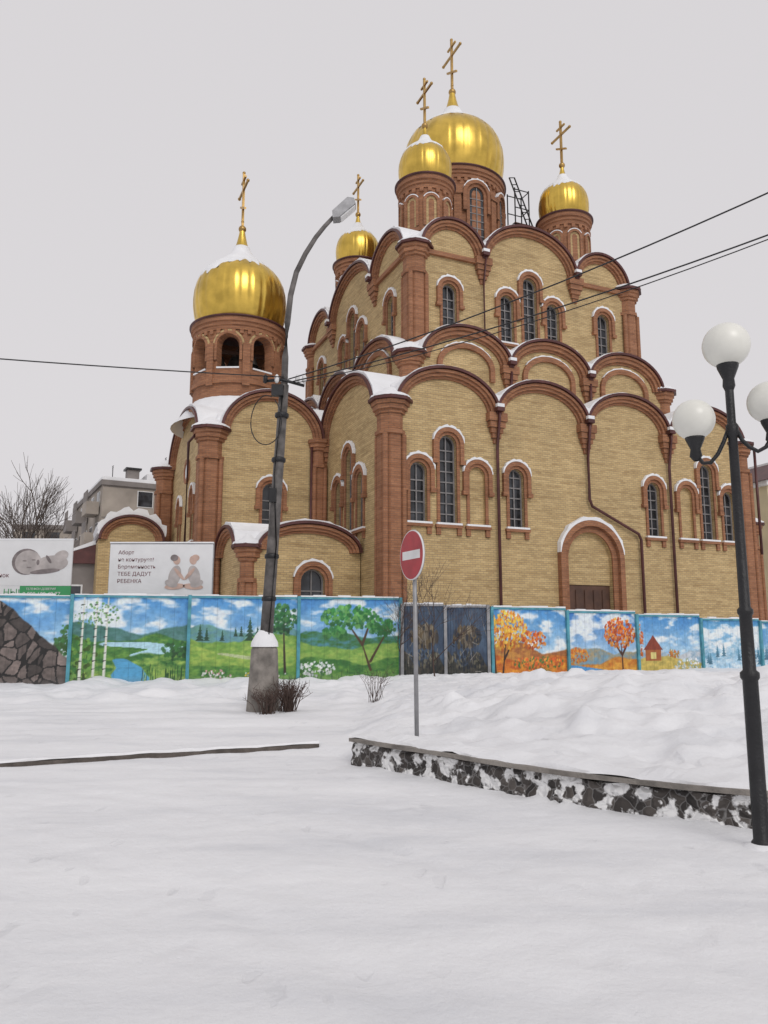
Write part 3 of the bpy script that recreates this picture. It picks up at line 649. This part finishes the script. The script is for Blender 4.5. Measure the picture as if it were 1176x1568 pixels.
def p_tree(C,r):
    sky(C,r,cl=.52); hill(C,r,.58,.04,1,0,(.30,.54,.60),G2); hill(C,r,.45,.04,1,2,G3,G1); hill(C,r,.27,.04,1.2,0,G1,G2)
    for a in((.70,.15,.62,.45),(.62,.45,.48,.7),(.62,.45,.72,.8),(.70,.25,.86,.6)): stroke(C,*a,.022,(.28,.2,.13))
    crown(C,r,.5,.78,.28,.14,[(.13,.40,.19),(.2,.5,.24),(.40,.65,.33)],120); crown(C,r,.82,.66,.14,.1,[(.15,.42,.2),(.3,.56,.28)],50); crown(C,r,.35,.6,.12,.06,[(.15,.42,.2),(.3,.56,.28)],34)
    crown(C,r,.18,.17,.18,.09,[(.92,.92,.94),(.85,.88,.9),(.2,.4,.2)],60,.018)
    for _ in range(30): x=r.random(); stroke(C,x,0,x+.03*(r.random()-.5),.05+.12*r.random(),.006,(.14,.3,.14))
def p_dark(C,r):
    n=vn(5,5,r,5); C[:]=np.array((.14,.18,.26))*(1-n[...,None])+np.array((.34,.44,.54))*n[...,None]
    hill(C,r,.3,.1,1.5,1,(.14,.16,.15),(.28,.26,.23)); crown(C,r,.5,.6,.32,.14,[(.38,.32,.22),(.28,.25,.22),(.48,.44,.37),(.16,.18,.22)],70,.05); crown(C,r,.5,.3,.4,.12,[(.42,.40,.33),(.2,.2,.2),(.12,.15,.2)],60,.03)
    for _ in range(26): x=r.random();y=r.random(); stroke(C,x,y,x+.35*(r.random()-.5),y+.45*(r.random()-.3),.008,(.56,.54,.51) if r.random()<.45 else (.07,.06,.06))
def p_aut1(C,r):
    sky(C,r,cl=.5); hill(C,r,.55,.08,1,0,(.78,.55,.25),(.6,.36,.2)); hill(C,r,.4,.05,1.2,1,(.88,.60,.18),(.7,.34,.12)); hill(C,r,.25,.05,1.5,2,(.42,.46,.18),(.74,.45,.15)); hill(C,r,.1,.03,1,0,(.15,.33,.15),(.3,.34,.12))
    for a in((.12,.1,.2,.75),(.16,.4,.32,.7),(.05,.1,.02,.9)): stroke(C,*a,.02,(.2,.12,.08))
    crown(C,r,.2,.74,.26,.24,[(.92,.70,.2),(.88,.52,.14),(.74,.36,.12),(.95,.8,.34)],240,.02); crown(C,r,.55,.62,.16,.12,[(.80,.38,.14),(.9,.58,.2),(.66,.26,.1)],60,.02)
    crown(C,r,.6,.35,.34,.08,[(.80,.35,.14),(.88,.56,.2),(.25,.44,.2)],80,.02); crown(C,r,.5,.1,.45,.07,[(.14,.32,.16),(.3,.44,.17),(.74,.36,.13)],80,.018)
def p_aut2(C,r):
    sky(C,r,top=(.2,.46,.76),cl=.5); hill(C,r,.52,.04,1,0,(.42,.58,.68),(.64,.58,.45)); hill(C,r,.38,.05,1,3,(.86,.65,.25),(.74,.44,.15)); river(C,r,[(.05,.3,.05),(.4,.24,.06),(.5,.12,.09)],(.3,.58,.80)); hill(C,r,.1,.04,1,1,(.3,.40,.17),(.76,.54,.22))
    for a in((.78,.08,.76,.6),(.77,.45,.6,.7),(.77,.45,.92,.72)): stroke(C,*a,.022,(.25,.13,.08))
    crown(C,r,.75,.74,.23,.2,[(.84,.42,.13),(.76,.30,.1),(.92,.60,.22),(.6,.22,.1)],190,.02); crown(C,r,.15,.45,.14,.1,[(.84,.56,.18),(.74,.35,.12)],60,.018); crown(C,r,.75,.12,.2,.04,[(.76,.34,.1),(.9,.6,.22)],40,.014)
def p_house(C,r):
    sky(C,r,cl=.48); hill(C,r,.52,.05,1,1,(.52,.66,.76),(.78,.80,.82)); hill(C,r,.4,.05,.7,0,(.84,.74,.38),(.68,.62,.32)); hill(C,r,.14,.04,1,1,(.62,.54,.28),(.4,.48,.22))
    blend(C,((Xg>.12)&(Xg<.36)&(Yg>.38)&(Yg<.54)).astype(float),(.64,.36,.18)); blend(C,((Yg>.53)&(Yg<.74-np.abs(Xg-.24)*1.4)).astype(float),(.52,.22,.14)); blend(C,((Xg>.2)&(Xg<.28)&(Yg>.41)&(Yg<.5)).astype(float),(.85,.8,.5))
    crown(C,r,.02,.65,.08,.3,[(.84,.45,.15),(.74,.3,.1)],60,.018); crown(C,r,.78,.3,.22,.12,[(.9,.9,.92),(.72,.8,.86),(.58,.63,.5)],50,.02); crown(C,r,.55,.48,.1,.06,[(.76,.42,.15),(.64,.52,.2)],30,.016)
def p_winter(C,r):
    sky(C,r,top=(.30,.58,.78),cl=.45); hill(C,r,.66,.1,1.6,r.random()*5,(.47,.68,.80),(.86,.91,.94)); hill(C,r,.46,.06,1,r.random()*5,(.86,.91,.94),(.60,.76,.86)); hill(C,r,.22,.05,1.3,2,(.78,.88,.93),(.38,.60,.74))
    for _ in range(9): fir(C,r.random(),.3+.15*r.random(),.15+.12*r.random(),(.30,.50,.60))
    for _ in range(14): x=r.random(); stroke(C,x,.0,x+.3*(r.random()-.4),.35*r.random(),.012,(.33,.56,.72))
def make_fence(name,p0,p1,panels,ztop0,ztop1,zb,post='blue'):
    e=empty(name); n=len(panels); p0=Vector(p0);p1=Vector(p1); d=(p1-p0)/n; u=d.normalized(); nn=Vector((u.y,-u.x))
    if nn.y>0: nn=-nn
    Bc=Acc(); rj=random.Random(len(panels)*3+len(name))
    for k,fn in enumerate(panels):
        rng=np.random.default_rng(11+k*7+len(name)); C=np.zeros((PH,PW,3)); fn(C,rng)
        C*= (.90+.18*vn(30,24,rng,3))[...,None]; C=C*.96+.02
        for sx in np.linspace(.0,1,9)[1:-1]: C[:, int(sx*(PW-1))]*=.88
        g_=np.clip((.12-Yg)*3,0,.3)[...,None]; C=C*(1-g_)+g_*np.array((.6,.6,.6))
        lin=np.where(C<.04045,C/12.92,((C+.055)/1.055)**2.4); lin=np.clip(lin*1.05,0,.85)
        a=p0+d*k; b_=p0+d*(k+1); zt=ztop0+(ztop1-ztop0)*(k+.5)/n+rj.uniform(-.03,.03)
        Vv=[]
        for j in range(PH):
            z=zb+(zt-zb)*j/(PH-1)
            for i in range(PW):
                q=a+(b_-a)*(i/(PW-1)); o=.006*math.sin(i/(PW-1)*2*math.pi*16)+.012*math.sin(j*.05+i*.03+k); Vv.append((q.x+nn.x*o,q.y+nn.y*o,z))
        Ff=[(j*PW+i,j*PW+i+1,(j+1)*PW+i+1,(j+1)*PW+i) for j in range(PH-1) for i in range(PW-1)]
        me=bpy.data.meshes.new('painted_panel'); me.from_pydata(Vv,[],Ff); me.materials.append(MAT['mural'])
        ca=me.color_attributes.new('Col','FLOAT_COLOR','POINT'); arr=np.ones((PH*PW,4),dtype=np.float32); arr[:,:3]=lin.reshape(-1,3); ca.data.foreach_set('color',arr.ravel())
        o=bpy.data.objects.new('painted_panel',me); COL.objects.link(o); o.parent=e
        def TT(px,py): return lambda x,y,z:(px+u.x*x-u.y*y,py+u.y*x+u.x*y,z)
        T=TT(a.x,a.y); Ln=d.length
        box(Bc,'posts',post,-.05,.05,-.09,.05,zb-.3,zt+.08,T)
        for q in range(8): 
            x0=.06+(Ln-.12)*q/8; h=rj.uniform(.02,.07); box(Bc,'snow_caps','snow',x0,x0+(Ln-.12)/8-.002,-.05,.05,zt+.062,zt+.062+h,T)
        box(Bc,'rails',post,.052,Ln-.052,-.045,.04,zt-.005,zt+.06,T)
        if k==n-1: box(Bc,'posts',post,Ln-.05,Ln+.05,-.09,.05,zb-.3,zt+.08,T)
    Bc.finish(e)
make_fence('mural_fence',(-15.83,21.47),(.54,26),[p_meadow,p_stone,p_birch,p_meadow,p_tree],2.66,2.74,.1)
make_fence('mural_fence.001',(.6,25.95),(3.45,26.0),[p_dark,p_dark],2.6,2.5,.05,'grey')
make_fence('mural_fence.002',(3.55,26.0),(20.2,33.0),[p_aut1,p_aut2,p_house,p_winter,p_winter,p_winter],2.5,1.95,-.3)
# ------------------------------------------------------------------ billboards
def text(parent,s,size,x,y,z,mat,align='LEFT'):
    cu=bpy.data.curves.new('lettering','FONT'); cu.body=s; cu.size=size; cu.align_x=align; cu.extrude=.002
    ob=bpy.data.objects.new('lettering',cu); ob.location=(x,y,z); ob.rotation_euler=(rad(90),0,0); cu.materials.append(MAT[mat]); COL.objects.link(ob); ob.parent=parent
def ell(acc,name,mat,cx,cz,rx,rz,y,ang=0,n=24):
    pts=[]
    for i in range(n):
        t=2*math.pi*i/n; px=rx*math.cos(t);pz=rz*math.sin(t); pts.append((cx+px*math.cos(ang)-pz*math.sin(ang),cz+px*math.sin(ang)+pz*math.cos(ang)))
    prism(acc,name,mat,pts,[],y,y+.003)
e=empty('advertising_billboard',(-9.2,26,0)); Q=Acc()
box(Q,'board','white',0,3.45,0,.06,2.75,4.62); box(Q,'board_edge','grey',-.03,3.48,.062,.09,2.7,4.65)
for x in(.3,1.7,3.1): box(Q,'legs','grey',x-.05,x+.05,.1,.2,0,4.5)
box(Q,'board_snow','snow',-.02,3.47,-.01,.09,4.652,4.70)
for s,bx_ in((1,2.2),(-1,2.85)):
    ell(Q,'printed_figures','skin1',bx_,3.55,.2,.36,-.006,-.25*s); ell(Q,'printed_figures','skin3',bx_+.05*s,4.08,.12,.15,-.010,.2)
    ell(Q,'printed_figures','skin2' if s>0 else 'skin3',bx_-.03*s,4.16,.13,.11,-.014); ell(Q,'printed_figures','skin3',bx_+.15*s,3.62,.06,.26,-.018,.7*s)
    ell(Q,'printed_figures','skin3',bx_+.02*s,3.2,.34,.10,-.022,.08*s); ell(Q,'printed_figures','skin1',bx_-.1*s,3.3,.22,.12,-.026,-.3*s)
for i,t in enumerate(['Аборт','не контурует?','Беременность','ТЕБЕ ДАДУТ','РЕБЕНКА']): text(e,t,.18,.28,-.006,4.28-i*.24,'ink')
text(e,'помощь рядом  8 800 100 48 77',.11,1.7,-.006,2.84,'skin2')
Q.finish(e)
e=empty('advertising_billboard.001',(-14.3,25.9,0)); Q=Acc()
box(Q,'board','white',0,3.88,0,.06,3.22,4.75); box(Q,'strip','green',2.2,3.88,.0,.06,2.84,3.215); box(Q,'board','white',0,2.195,0,.06,2.8,3.215)
for x in(.3,2,3.6): box(Q,'legs','grey',x-.05,x+.05,.1,.2,0,4.6)
box(Q,'board_snow','snow',0,3.88,-.01,.08,4.752,4.80)
ell(Q,'printed_baby','skin2',2.35,4.02,.48,.44,-.006); ell(Q,'printed_baby','skin1',2.42,4.0,.44,.40,-.010); ell(Q,'printed_baby','skin1',3.2,3.95,.55,.28,-.008,.1)
ell(Q,'printed_baby','skin2',3.0,3.70,.5,.08,-.012,.1); ell(Q,'printed_baby','skin1',3.5,4.2,.26,.18,-.014,.5); ell(Q,'printed_baby','skin2',2.3,4.05,.07,.018,-.018); ell(Q,'printed_baby','skin2',2.6,4.08,.07,.018,-.018); ell(Q,'printed_baby','skin2',2.46,3.83,.08,.02,-.018); ell(Q,'printed_baby','skin2',3.1,4.1,.05,.16,-.016,.6); ell(Q,'printed_baby','skin2',2.75,4.0,.05,.09,-.018)
text(e,'ребенок',.2,1.0,-.006,3.5,'ink'); text(e,'НЫ!',.3,1.65,-.006,2.9,'green'); text(e,'8 800 100 48 77',.19,2.3,-.006,2.88,'wpaint'); text(e,'ТЕЛЕФОН ДОВЕРИЯ',.1,2.4,-.006,3.08,'wpaint')
Q.finish(e)
# ------------------------------------------------------------------ no-entry sign
e=empty('no_entry_sign',(.41,10,0)); Q=Acc()
tube(Q,'post','grey',[(0,0,.2),(-.02,0,2.95)],.028)
nrm=Vector((-.90,-.43,0)).normalized(); ud=Vector((nrm.y*-1,nrm.x,0))
def TS(x,y,z): p=Vector((-.06,-.02,2.62))+ud*x-nrm*y; return (p.x,p.y,p.z+z)
prism(Q,'disc','red',arc(0,0,.31,.31,0,354,60),[],-.0,.02,TS)
prism(Q,'rim','wpaint',arc(0,0,.322,.322,0,354,60),[],.003,.022,TS)
prism(Q,'back','grey',arc(0,0,.322,.322,0,354,60),[],.0225,.03,TS)
prism(Q,'white_bar','wpaint',[(-.24,-.055),(.24,-.055),(.24,.055),(-.24,.055)],[],-.004,.001,TS)
box(Q,'bracket','grey',-.05,.03,-.04,.04,2.5,2.54); box(Q,'bracket','grey',-.05,.03,-.04,.04,2.72,2.76)
Q.finish(e)
# ------------------------------------------------------------------ utility pole with street light
e=empty('utility_pole_light'); Q=Acc()
lathe(Q,'concrete_plinth','conc',-2.5,16.5,[(.36,-.1),(.35,.1),(.33,.4),(.30,.85),(.28,1.3),(.24,1.38),(.02,1.4)],14,False)
lathe(Q,'plinth_snow','snow',-2.5,16.5,[(.29,1.36),(.28,1.45),(.2,1.6),(.12,1.70)],16)
tube(Q,'shaft','pole',[(-2.48,16.5,1.3),(-2.34,16.5,4.2),(-2.2,16.5,7.05)],.14,.10,12)
tube(Q,'arm','pole',[(-2.2,16.5,6.9),(-2.19,16.5,7.7),(-2.16,16.5,8.5),(-2.10,16.5,9.15),(-1.98,16.5,9.7),(-1.78,16.5,10.15),(-1.55,16.5,10.55),(-1.35,16.5,10.82),(-1.15,16.5,11.05)],.075,.045,10)
def TL(x,y,z):
    c,s=math.cos(rad(42)),math.sin(rad(42)); return (-1.2+x*c-z*s,16.5+y,11.0+x*s+z*c)
prism(Q,'lamp_head','grey',[(0,-.05),(.12,-.14),(.62,-.14),(.68,-.02),(.58,.1),(.1,.08)],[],-.14,.14,TL)
prism(Q,'lamp_lens','wpaint',[(.15,-.17),(.58,-.17),(.58,-.142),(.15,-.142)],[],-.11,.11,TL)
tube(Q,'crossarm','dark',[(-2.65,16.4,7.1),(-2.25,16.42,7.15),(-1.75,16.4,7.0)],.035)
for x in(-2.6,-2.35,-1.9,-1.75): lathe(Q,'insulators','wpaint' if x>-2.4 else 'dark',x,16.38,[(.02,7.05),(.05,7.1),(.05,7.2),(.02,7.25)],10)
box(Q,'junction_box','dark',-2.45,-2.2,16.28,16.4,6.75,7.0); box(Q,'junction_box','dark',-2.45,-2.3,16.3,16.4,4.4,4.7)
for z,x in((3.2,-2.39),(5.3,-2.29),(2.3,-2.43),(6.3,-2.24)): lathe(Q,'clamps','dark',x,16.5,[(.13,z),(.155,z+.02),(.155,z+.09),(.13,z+.11)],12)
tube(Q,'cable_loop','dark',[(-2.55+.33*math.cos(t)*(1-.1*math.sin(t)),16.3,6.2+.55*math.sin(t)) for t in np.linspace(1.2,7.2,30)],.012,seg=5)
tube(Q,'cable','dark',[(-2.4,16.36,1.5),(-2.28,16.36,3.5),(-2.36,16.36,5),(-2.2,16.38,7)],.015,seg=5)
Q.finish(e)
def wire(name,p,q,sag,r=.014):
    Q=Acc(); p=Vector(p);q=Vector(q); pts=[]
    for i in range(25):
        t=i/24; v=p.lerp(q,t); v.z-=sag*4*t*(1-t); pts.append(tuple(v))
    tube(Q,'cable','dark',pts,r,seg=5); e=empty(name); Q.finish(e)
wire('overhead_wire',(-2.2,16.4,7.2),(-24,7,6.6),.35)
wire('overhead_wire.001',(-2.1,16.4,7.15),(12,6.8,10.1),.55)
wire('overhead_wire.002',(-2.0,16.4,7.1),(12,7.4,9.1),.5)
wire('overhead_wire.003',(-2.0,16.4,7.05),(12,7.5,9.32),.66,.010)
# ------------------------------------------------------------------ globe street lamp
e=empty('globe_street_lamp',(2.86,6.2,0)); Q=Acc()
lathe(Q,'pole','dark',0,0,[(.075,-.05),(.075,.05),(.06,.07),(.058,1.25),(.072,1.27),(.072,1.31),(.05,1.33),(.048,1.75),(.06,1.77),(.06,1.8),(.042,1.82),(.036,3.2),(.05,3.22),(.05,3.3),(.034,3.32),(.034,3.62),(.02,3.64)],20)
lathe(Q,'fitting','dark',0,0,[(.034,3.6),(.05,3.64),(.045,3.7),(.085,3.8),(.09,3.84),(.03,3.85)],20)
sphere(Q,'globe','globe',(0,0,3.99),.19,32)
for an,zz in((165,0.0),(-20,.10)):
    c,s=math.cos(rad(an)),math.sin(rad(an)); R_=.29
    tube(Q,'arm','dark',[(c*.03,s*.03,3.27),(c*.07,s*.07,3.17),(c*.12,s*.12,3.07+zz*.4),(c*.18,s*.18,3.0+zz*.7),(c*.24,s*.24,3.0+zz),(c*R_,s*R_,3.08+zz)],.017,seg=8)
    lathe(Q,'fitting','dark',c*R_,s*R_,[(.02,3.02+zz),(.05,3.06+zz),(.04,3.12+zz),(.075,3.2+zz),(.08,3.23+zz),(.02,3.24+zz)],18)
    sphere(Q,'globe','globe',(c*R_,s*R_,3.37+zz),.17,32)
lathe(Q,'base_snow','snow',0,0,[(.17,-.03),(.13,.02),(.078,.045)],16)
Q.finish(e)
# ------------------------------------------------------------------ trees / shrubs
def branch(Q,p,d,L_,r,depth,rnd,spread=.55,mat='bark',up=.12):
    pts=[p]; q=p.copy(); dd=d.copy()
    for i in range(3):
        dd=(dd+Vector((rnd.gauss(0,.12),rnd.gauss(0,.12),up*.5))).normalized(); q=q+dd*(L_/3); pts.append(q.copy())
    tube(Q,'trunk' if depth>3 else 'branches',mat,pts,r,r*.6,seg=6 if depth>3 else 4,smooth=True)
    if depth==0: return
    for k in range(rnd.choice([2,3,3,4])):
        t=rnd.uniform(.35,1); i=min(2,int(t*3)); b0=pts[i].lerp(pts[i+1],t*3-i)
        ax=Vector((rnd.gauss(0,1),rnd.gauss(0,1),rnd.gauss(0,.5))).normalized(); nd=(dd+ax*spread).normalized()
        branch(Q,b0,nd,L_*rnd.uniform(.6,.85),r*.55,depth-1,rnd,spread,mat,up)
    branch(Q,q,dd,L_*.75,r*.6,depth-1,rnd,spread,mat,up)
def tree(name,loc,L_,r,depth,seed,**k):
    Q=Acc(); rnd=random.Random(seed); branch(Q,Vector((0,0,0)),Vector((0,0,1)),L_,r,depth,rnd,**k); e=empty(name,loc); Q.finish(e)
tree('bare_tree',(-20.6,45,0),3.9,.20,5,3,spread=.6)
tree('bare_tree.001',(-24.2,49,0),3.0,.15,5,9,spread=.7)
tree('bare_sapling',(1.6,24.6,.1),1.5,.03,4,5,spread=.7,mat='twig')
tree('bare_sapling.001',(.5,25.1,.1),1.3,.025,4,15,spread=.8,mat='twig')
def shrub(name,loc,n,h,seed,r=.006,w=.35):
    Q=Acc(); rnd=random.Random(seed)
    for i in range(n):
        a=rnd.uniform(0,6.28);s=rnd.uniform(0,w); x,y=rnd.gauss(0,.08),rnd.gauss(0,.06)
        p=[(x,y,-.1),(x+s*.4*math.cos(a),y+s*.4*math.sin(a),h*.45*rnd.uniform(.7,1)),(x+s*math.cos(a),y+s*math.sin(a),h*rnd.uniform(.6,1))]
        tube(Q,'stems','twig',p,r,r*.4,seg=4)
        for _ in range(3):
            b=Vector(p[1]).lerp(Vector(p[2]),rnd.random()); tube(Q,'twigs','twig',[tuple(b),tuple(b+Vector((rnd.gauss(0,.08),rnd.gauss(0,.08),rnd.uniform(.03,.14))))],r*.6,r*.3,seg=3)
    e=empty(name,loc); Q.finish(e)
shrub('dry_shrub',(-1.95,16.2,.05),120,.65,4,.008,.45)
shrub('dry_shrub.001',(-2.3,15.9,.05),60,.5,14,.008,.35)
shrub('dry_shrub.002',(-.2,18,.2),22,.7,6,.006,.5)
# ------------------------------------------------------------------ background buildings
e=empty('apartment_building',(-27.6,75,0),math.atan2(.484,.875)); Q=Acc()
W_,D_,Ht=34,20,16.2
box(Q,'body','panelwall',0,W_,0,D_,0,Ht); box(Q,'parapet','panelwall2',-.2,W_+.2,-.2,D_+.2,Ht+.003,Ht+.5); box(Q,'roof_snow','snow',-.1,W_+.1,-.1,D_+.1,Ht+.503,Ht+.85)
for f in range(5):
    z=1.9+f*3.1
    for k in range(10):
        x=3.4+k*3.3; box(Q,'window_frames','wpaint',x-.08,x+1.48,-.06,-.003,z-.08,z+1.58); box(Q,'windows','glass',x,x+1.4,-.09,-.062,z,z+1.5)
    box(Q,'seams','panelwall2',0,W_,-.03,-.002,z+1.75,z+1.83)
    for k in range(5):
        y=1.5+k*3.7; box(Q,'window_frames','wpaint',-.06,-.003,y-.08,y+1.5,z-.08,z+1.5); box(Q,'windows','glass',-.09,-.062,y,y+1.4,z,z+1.4)
        if k in(0,2,4): box(Q,'balconies','panelwall2' if k else 'panelwall',-1.3,-.1,y-.4,y+2.4,z-.9,z+.35); box(Q,'balconies','panelwall2',-1.25,-1.18,y-.3,y+2.3,z+.352,z+1.5)
box(Q,'roof_chimney','panelwall2',3,4.2,4,5.2,Ht+.86,Ht+2.6); box(Q,'roof_chimney','dark',2.8,4.4,3.8,5.4,Ht+2.603,Ht+2.8)
box(Q,'roof_hatch','white',4.8,9,3,7,Ht+.86,Ht+2.1)
for x,h in((1,2.2),(6.2,3.6),(7,3.0)):
    tube(Q,'antennas','dark',[(x,1,Ht),(x,1,Ht+h)],.04)
    for q in range(3): tube(Q,'antennas','dark',[(x,1-.4+.1*q,Ht+h-.05-.18*q),(x,1+.5-.1*q,Ht+h-.05-.18*q)],.02)
Q.finish(e)
e=empty('low_brick_house',(-21,48,0),rad(12)); Q=Acc()
box(Q,'walls','panelwall2',0,6,0,7,0,6.0); prism(Q,'roof','maroon',[(-.4,6.003),(6.4,6.003),(3,7.2)],[],-.3,7.3); prism(Q,'roof_snow','snow',[(-.3,6.1),(3,7.22),(6.3,6.1),(3,7.5)],[],-.25,7.25)
for x in(1,3.6): box(Q,'window_frames','wpaint',x-.08,x+1.3,-.06,-.002,3.1,4.7); box(Q,'windows','glass',x,x+1.2,-.09,-.062,3.2,4.6)
Q.finish(e)
e=empty('panel_house',(-47,98,0),rad(8)); Q=Acc()
box(Q,'walls','panelwall',0,10,0,12,0,15); box(Q,'roof','panelwall2',-.3,10.3,-.3,12.3,15.003,15.5); box(Q,'roof_snow','snow',-.2,10.2,-.2,12.2,15.503,15.8)
for f in range(5):
    for k in range(3): box(Q,'windows','glass',1+k*3,2.5+k*3,-.05,-.002,1.5+f*2.9,3+f*2.9)
Q.finish(e)
e=empty('yellow_stucco_house',(30.6,61,0),rad(20)); Q=Acc()
box(Q,'walls','stucco',0,22,0,12,0,13.4); box(Q,'cornice','wpaint',-.3,22.3,-.3,12.3,13.403,13.8); prism(Q,'roof','maroon',[(-.5,13.803),(22.5,13.803),(20,15.6),(2,15.6)],[],-.5,12.5); box(Q,'roof_snow','snow',2.1,19.9,-.4,12.4,15.603,15.8)
for f in range(4):
    for k in range(7): 
        x=1.2+k*3; z=1.6+f*3.1; box(Q,'window_frames','wpaint',x-.1,x+1.4,-.08,-.002,z-.1,z+1.7); box(Q,'windows','glass',x,x+1.3,-.11,-.082,z,z+1.6)
Q.finish(e)
# ------------------------------------------------------------------ light, world, camera
w=bpy.data.worlds.new('World'); scene.world=w; w.use_nodes=True; nt=w.node_tree
bg=nt.nodes['Background']; sk=nt.nodes.new('ShaderNodeTexSky'); sk.sky_type='NISHITA'; sk.sun_disc=False
sk.sun_elevation=rad(38); sk.sun_rotation=rad(160); sk.dust_density=6; sk.air_density=1
hs=nt.nodes.new('ShaderNodeHueSaturation'); hs.inputs['Saturation'].default_value=.12; nt.links.new(sk.outputs['Color'],hs.inputs['Color'])
mx=nt.nodes.new('ShaderNodeMix'); mx.data_type='RGBA'; mx.inputs[0].default_value=.86; nt.links.new(hs.outputs['Color'],mx.inputs[6]); mx.inputs[7].default_value=(7.7,7.45,7.65,1)
nt.links.new(mx.outputs[2],bg.inputs['Color']); bg.inputs['Strength'].default_value=.1
sl=bpy.data.lights.new('sun','SUN'); sl.energy=.8; sl.angle=rad(25); sl.color=(1,.97,.93)
so=bpy.data.objects.new('sun',sl); COL.objects.link(so)
az=rad(160); d=Vector((math.sin(az)*math.cos(rad(38)),math.cos(az)*math.cos(rad(38)),math.sin(rad(38))))
so.rotation_euler=d.to_track_quat('Z','Y').to_euler()
cam=bpy.data.cameras.new('camera'); co=bpy.data.objects.new('camera',cam); COL.objects.link(co); co.location=(0,0,1.6); co.rotation_euler=(rad(99),0,0)
cam.sensor_fit='VERTICAL'; cam.sensor_height=36; cam.lens=36*1190/1568; cam.clip_end=3000; cam.clip_start=.05
scene.camera=co
scene.view_settings.view_transform='Standard'; scene.view_settings.look='None'; scene.view_settings.exposure=0
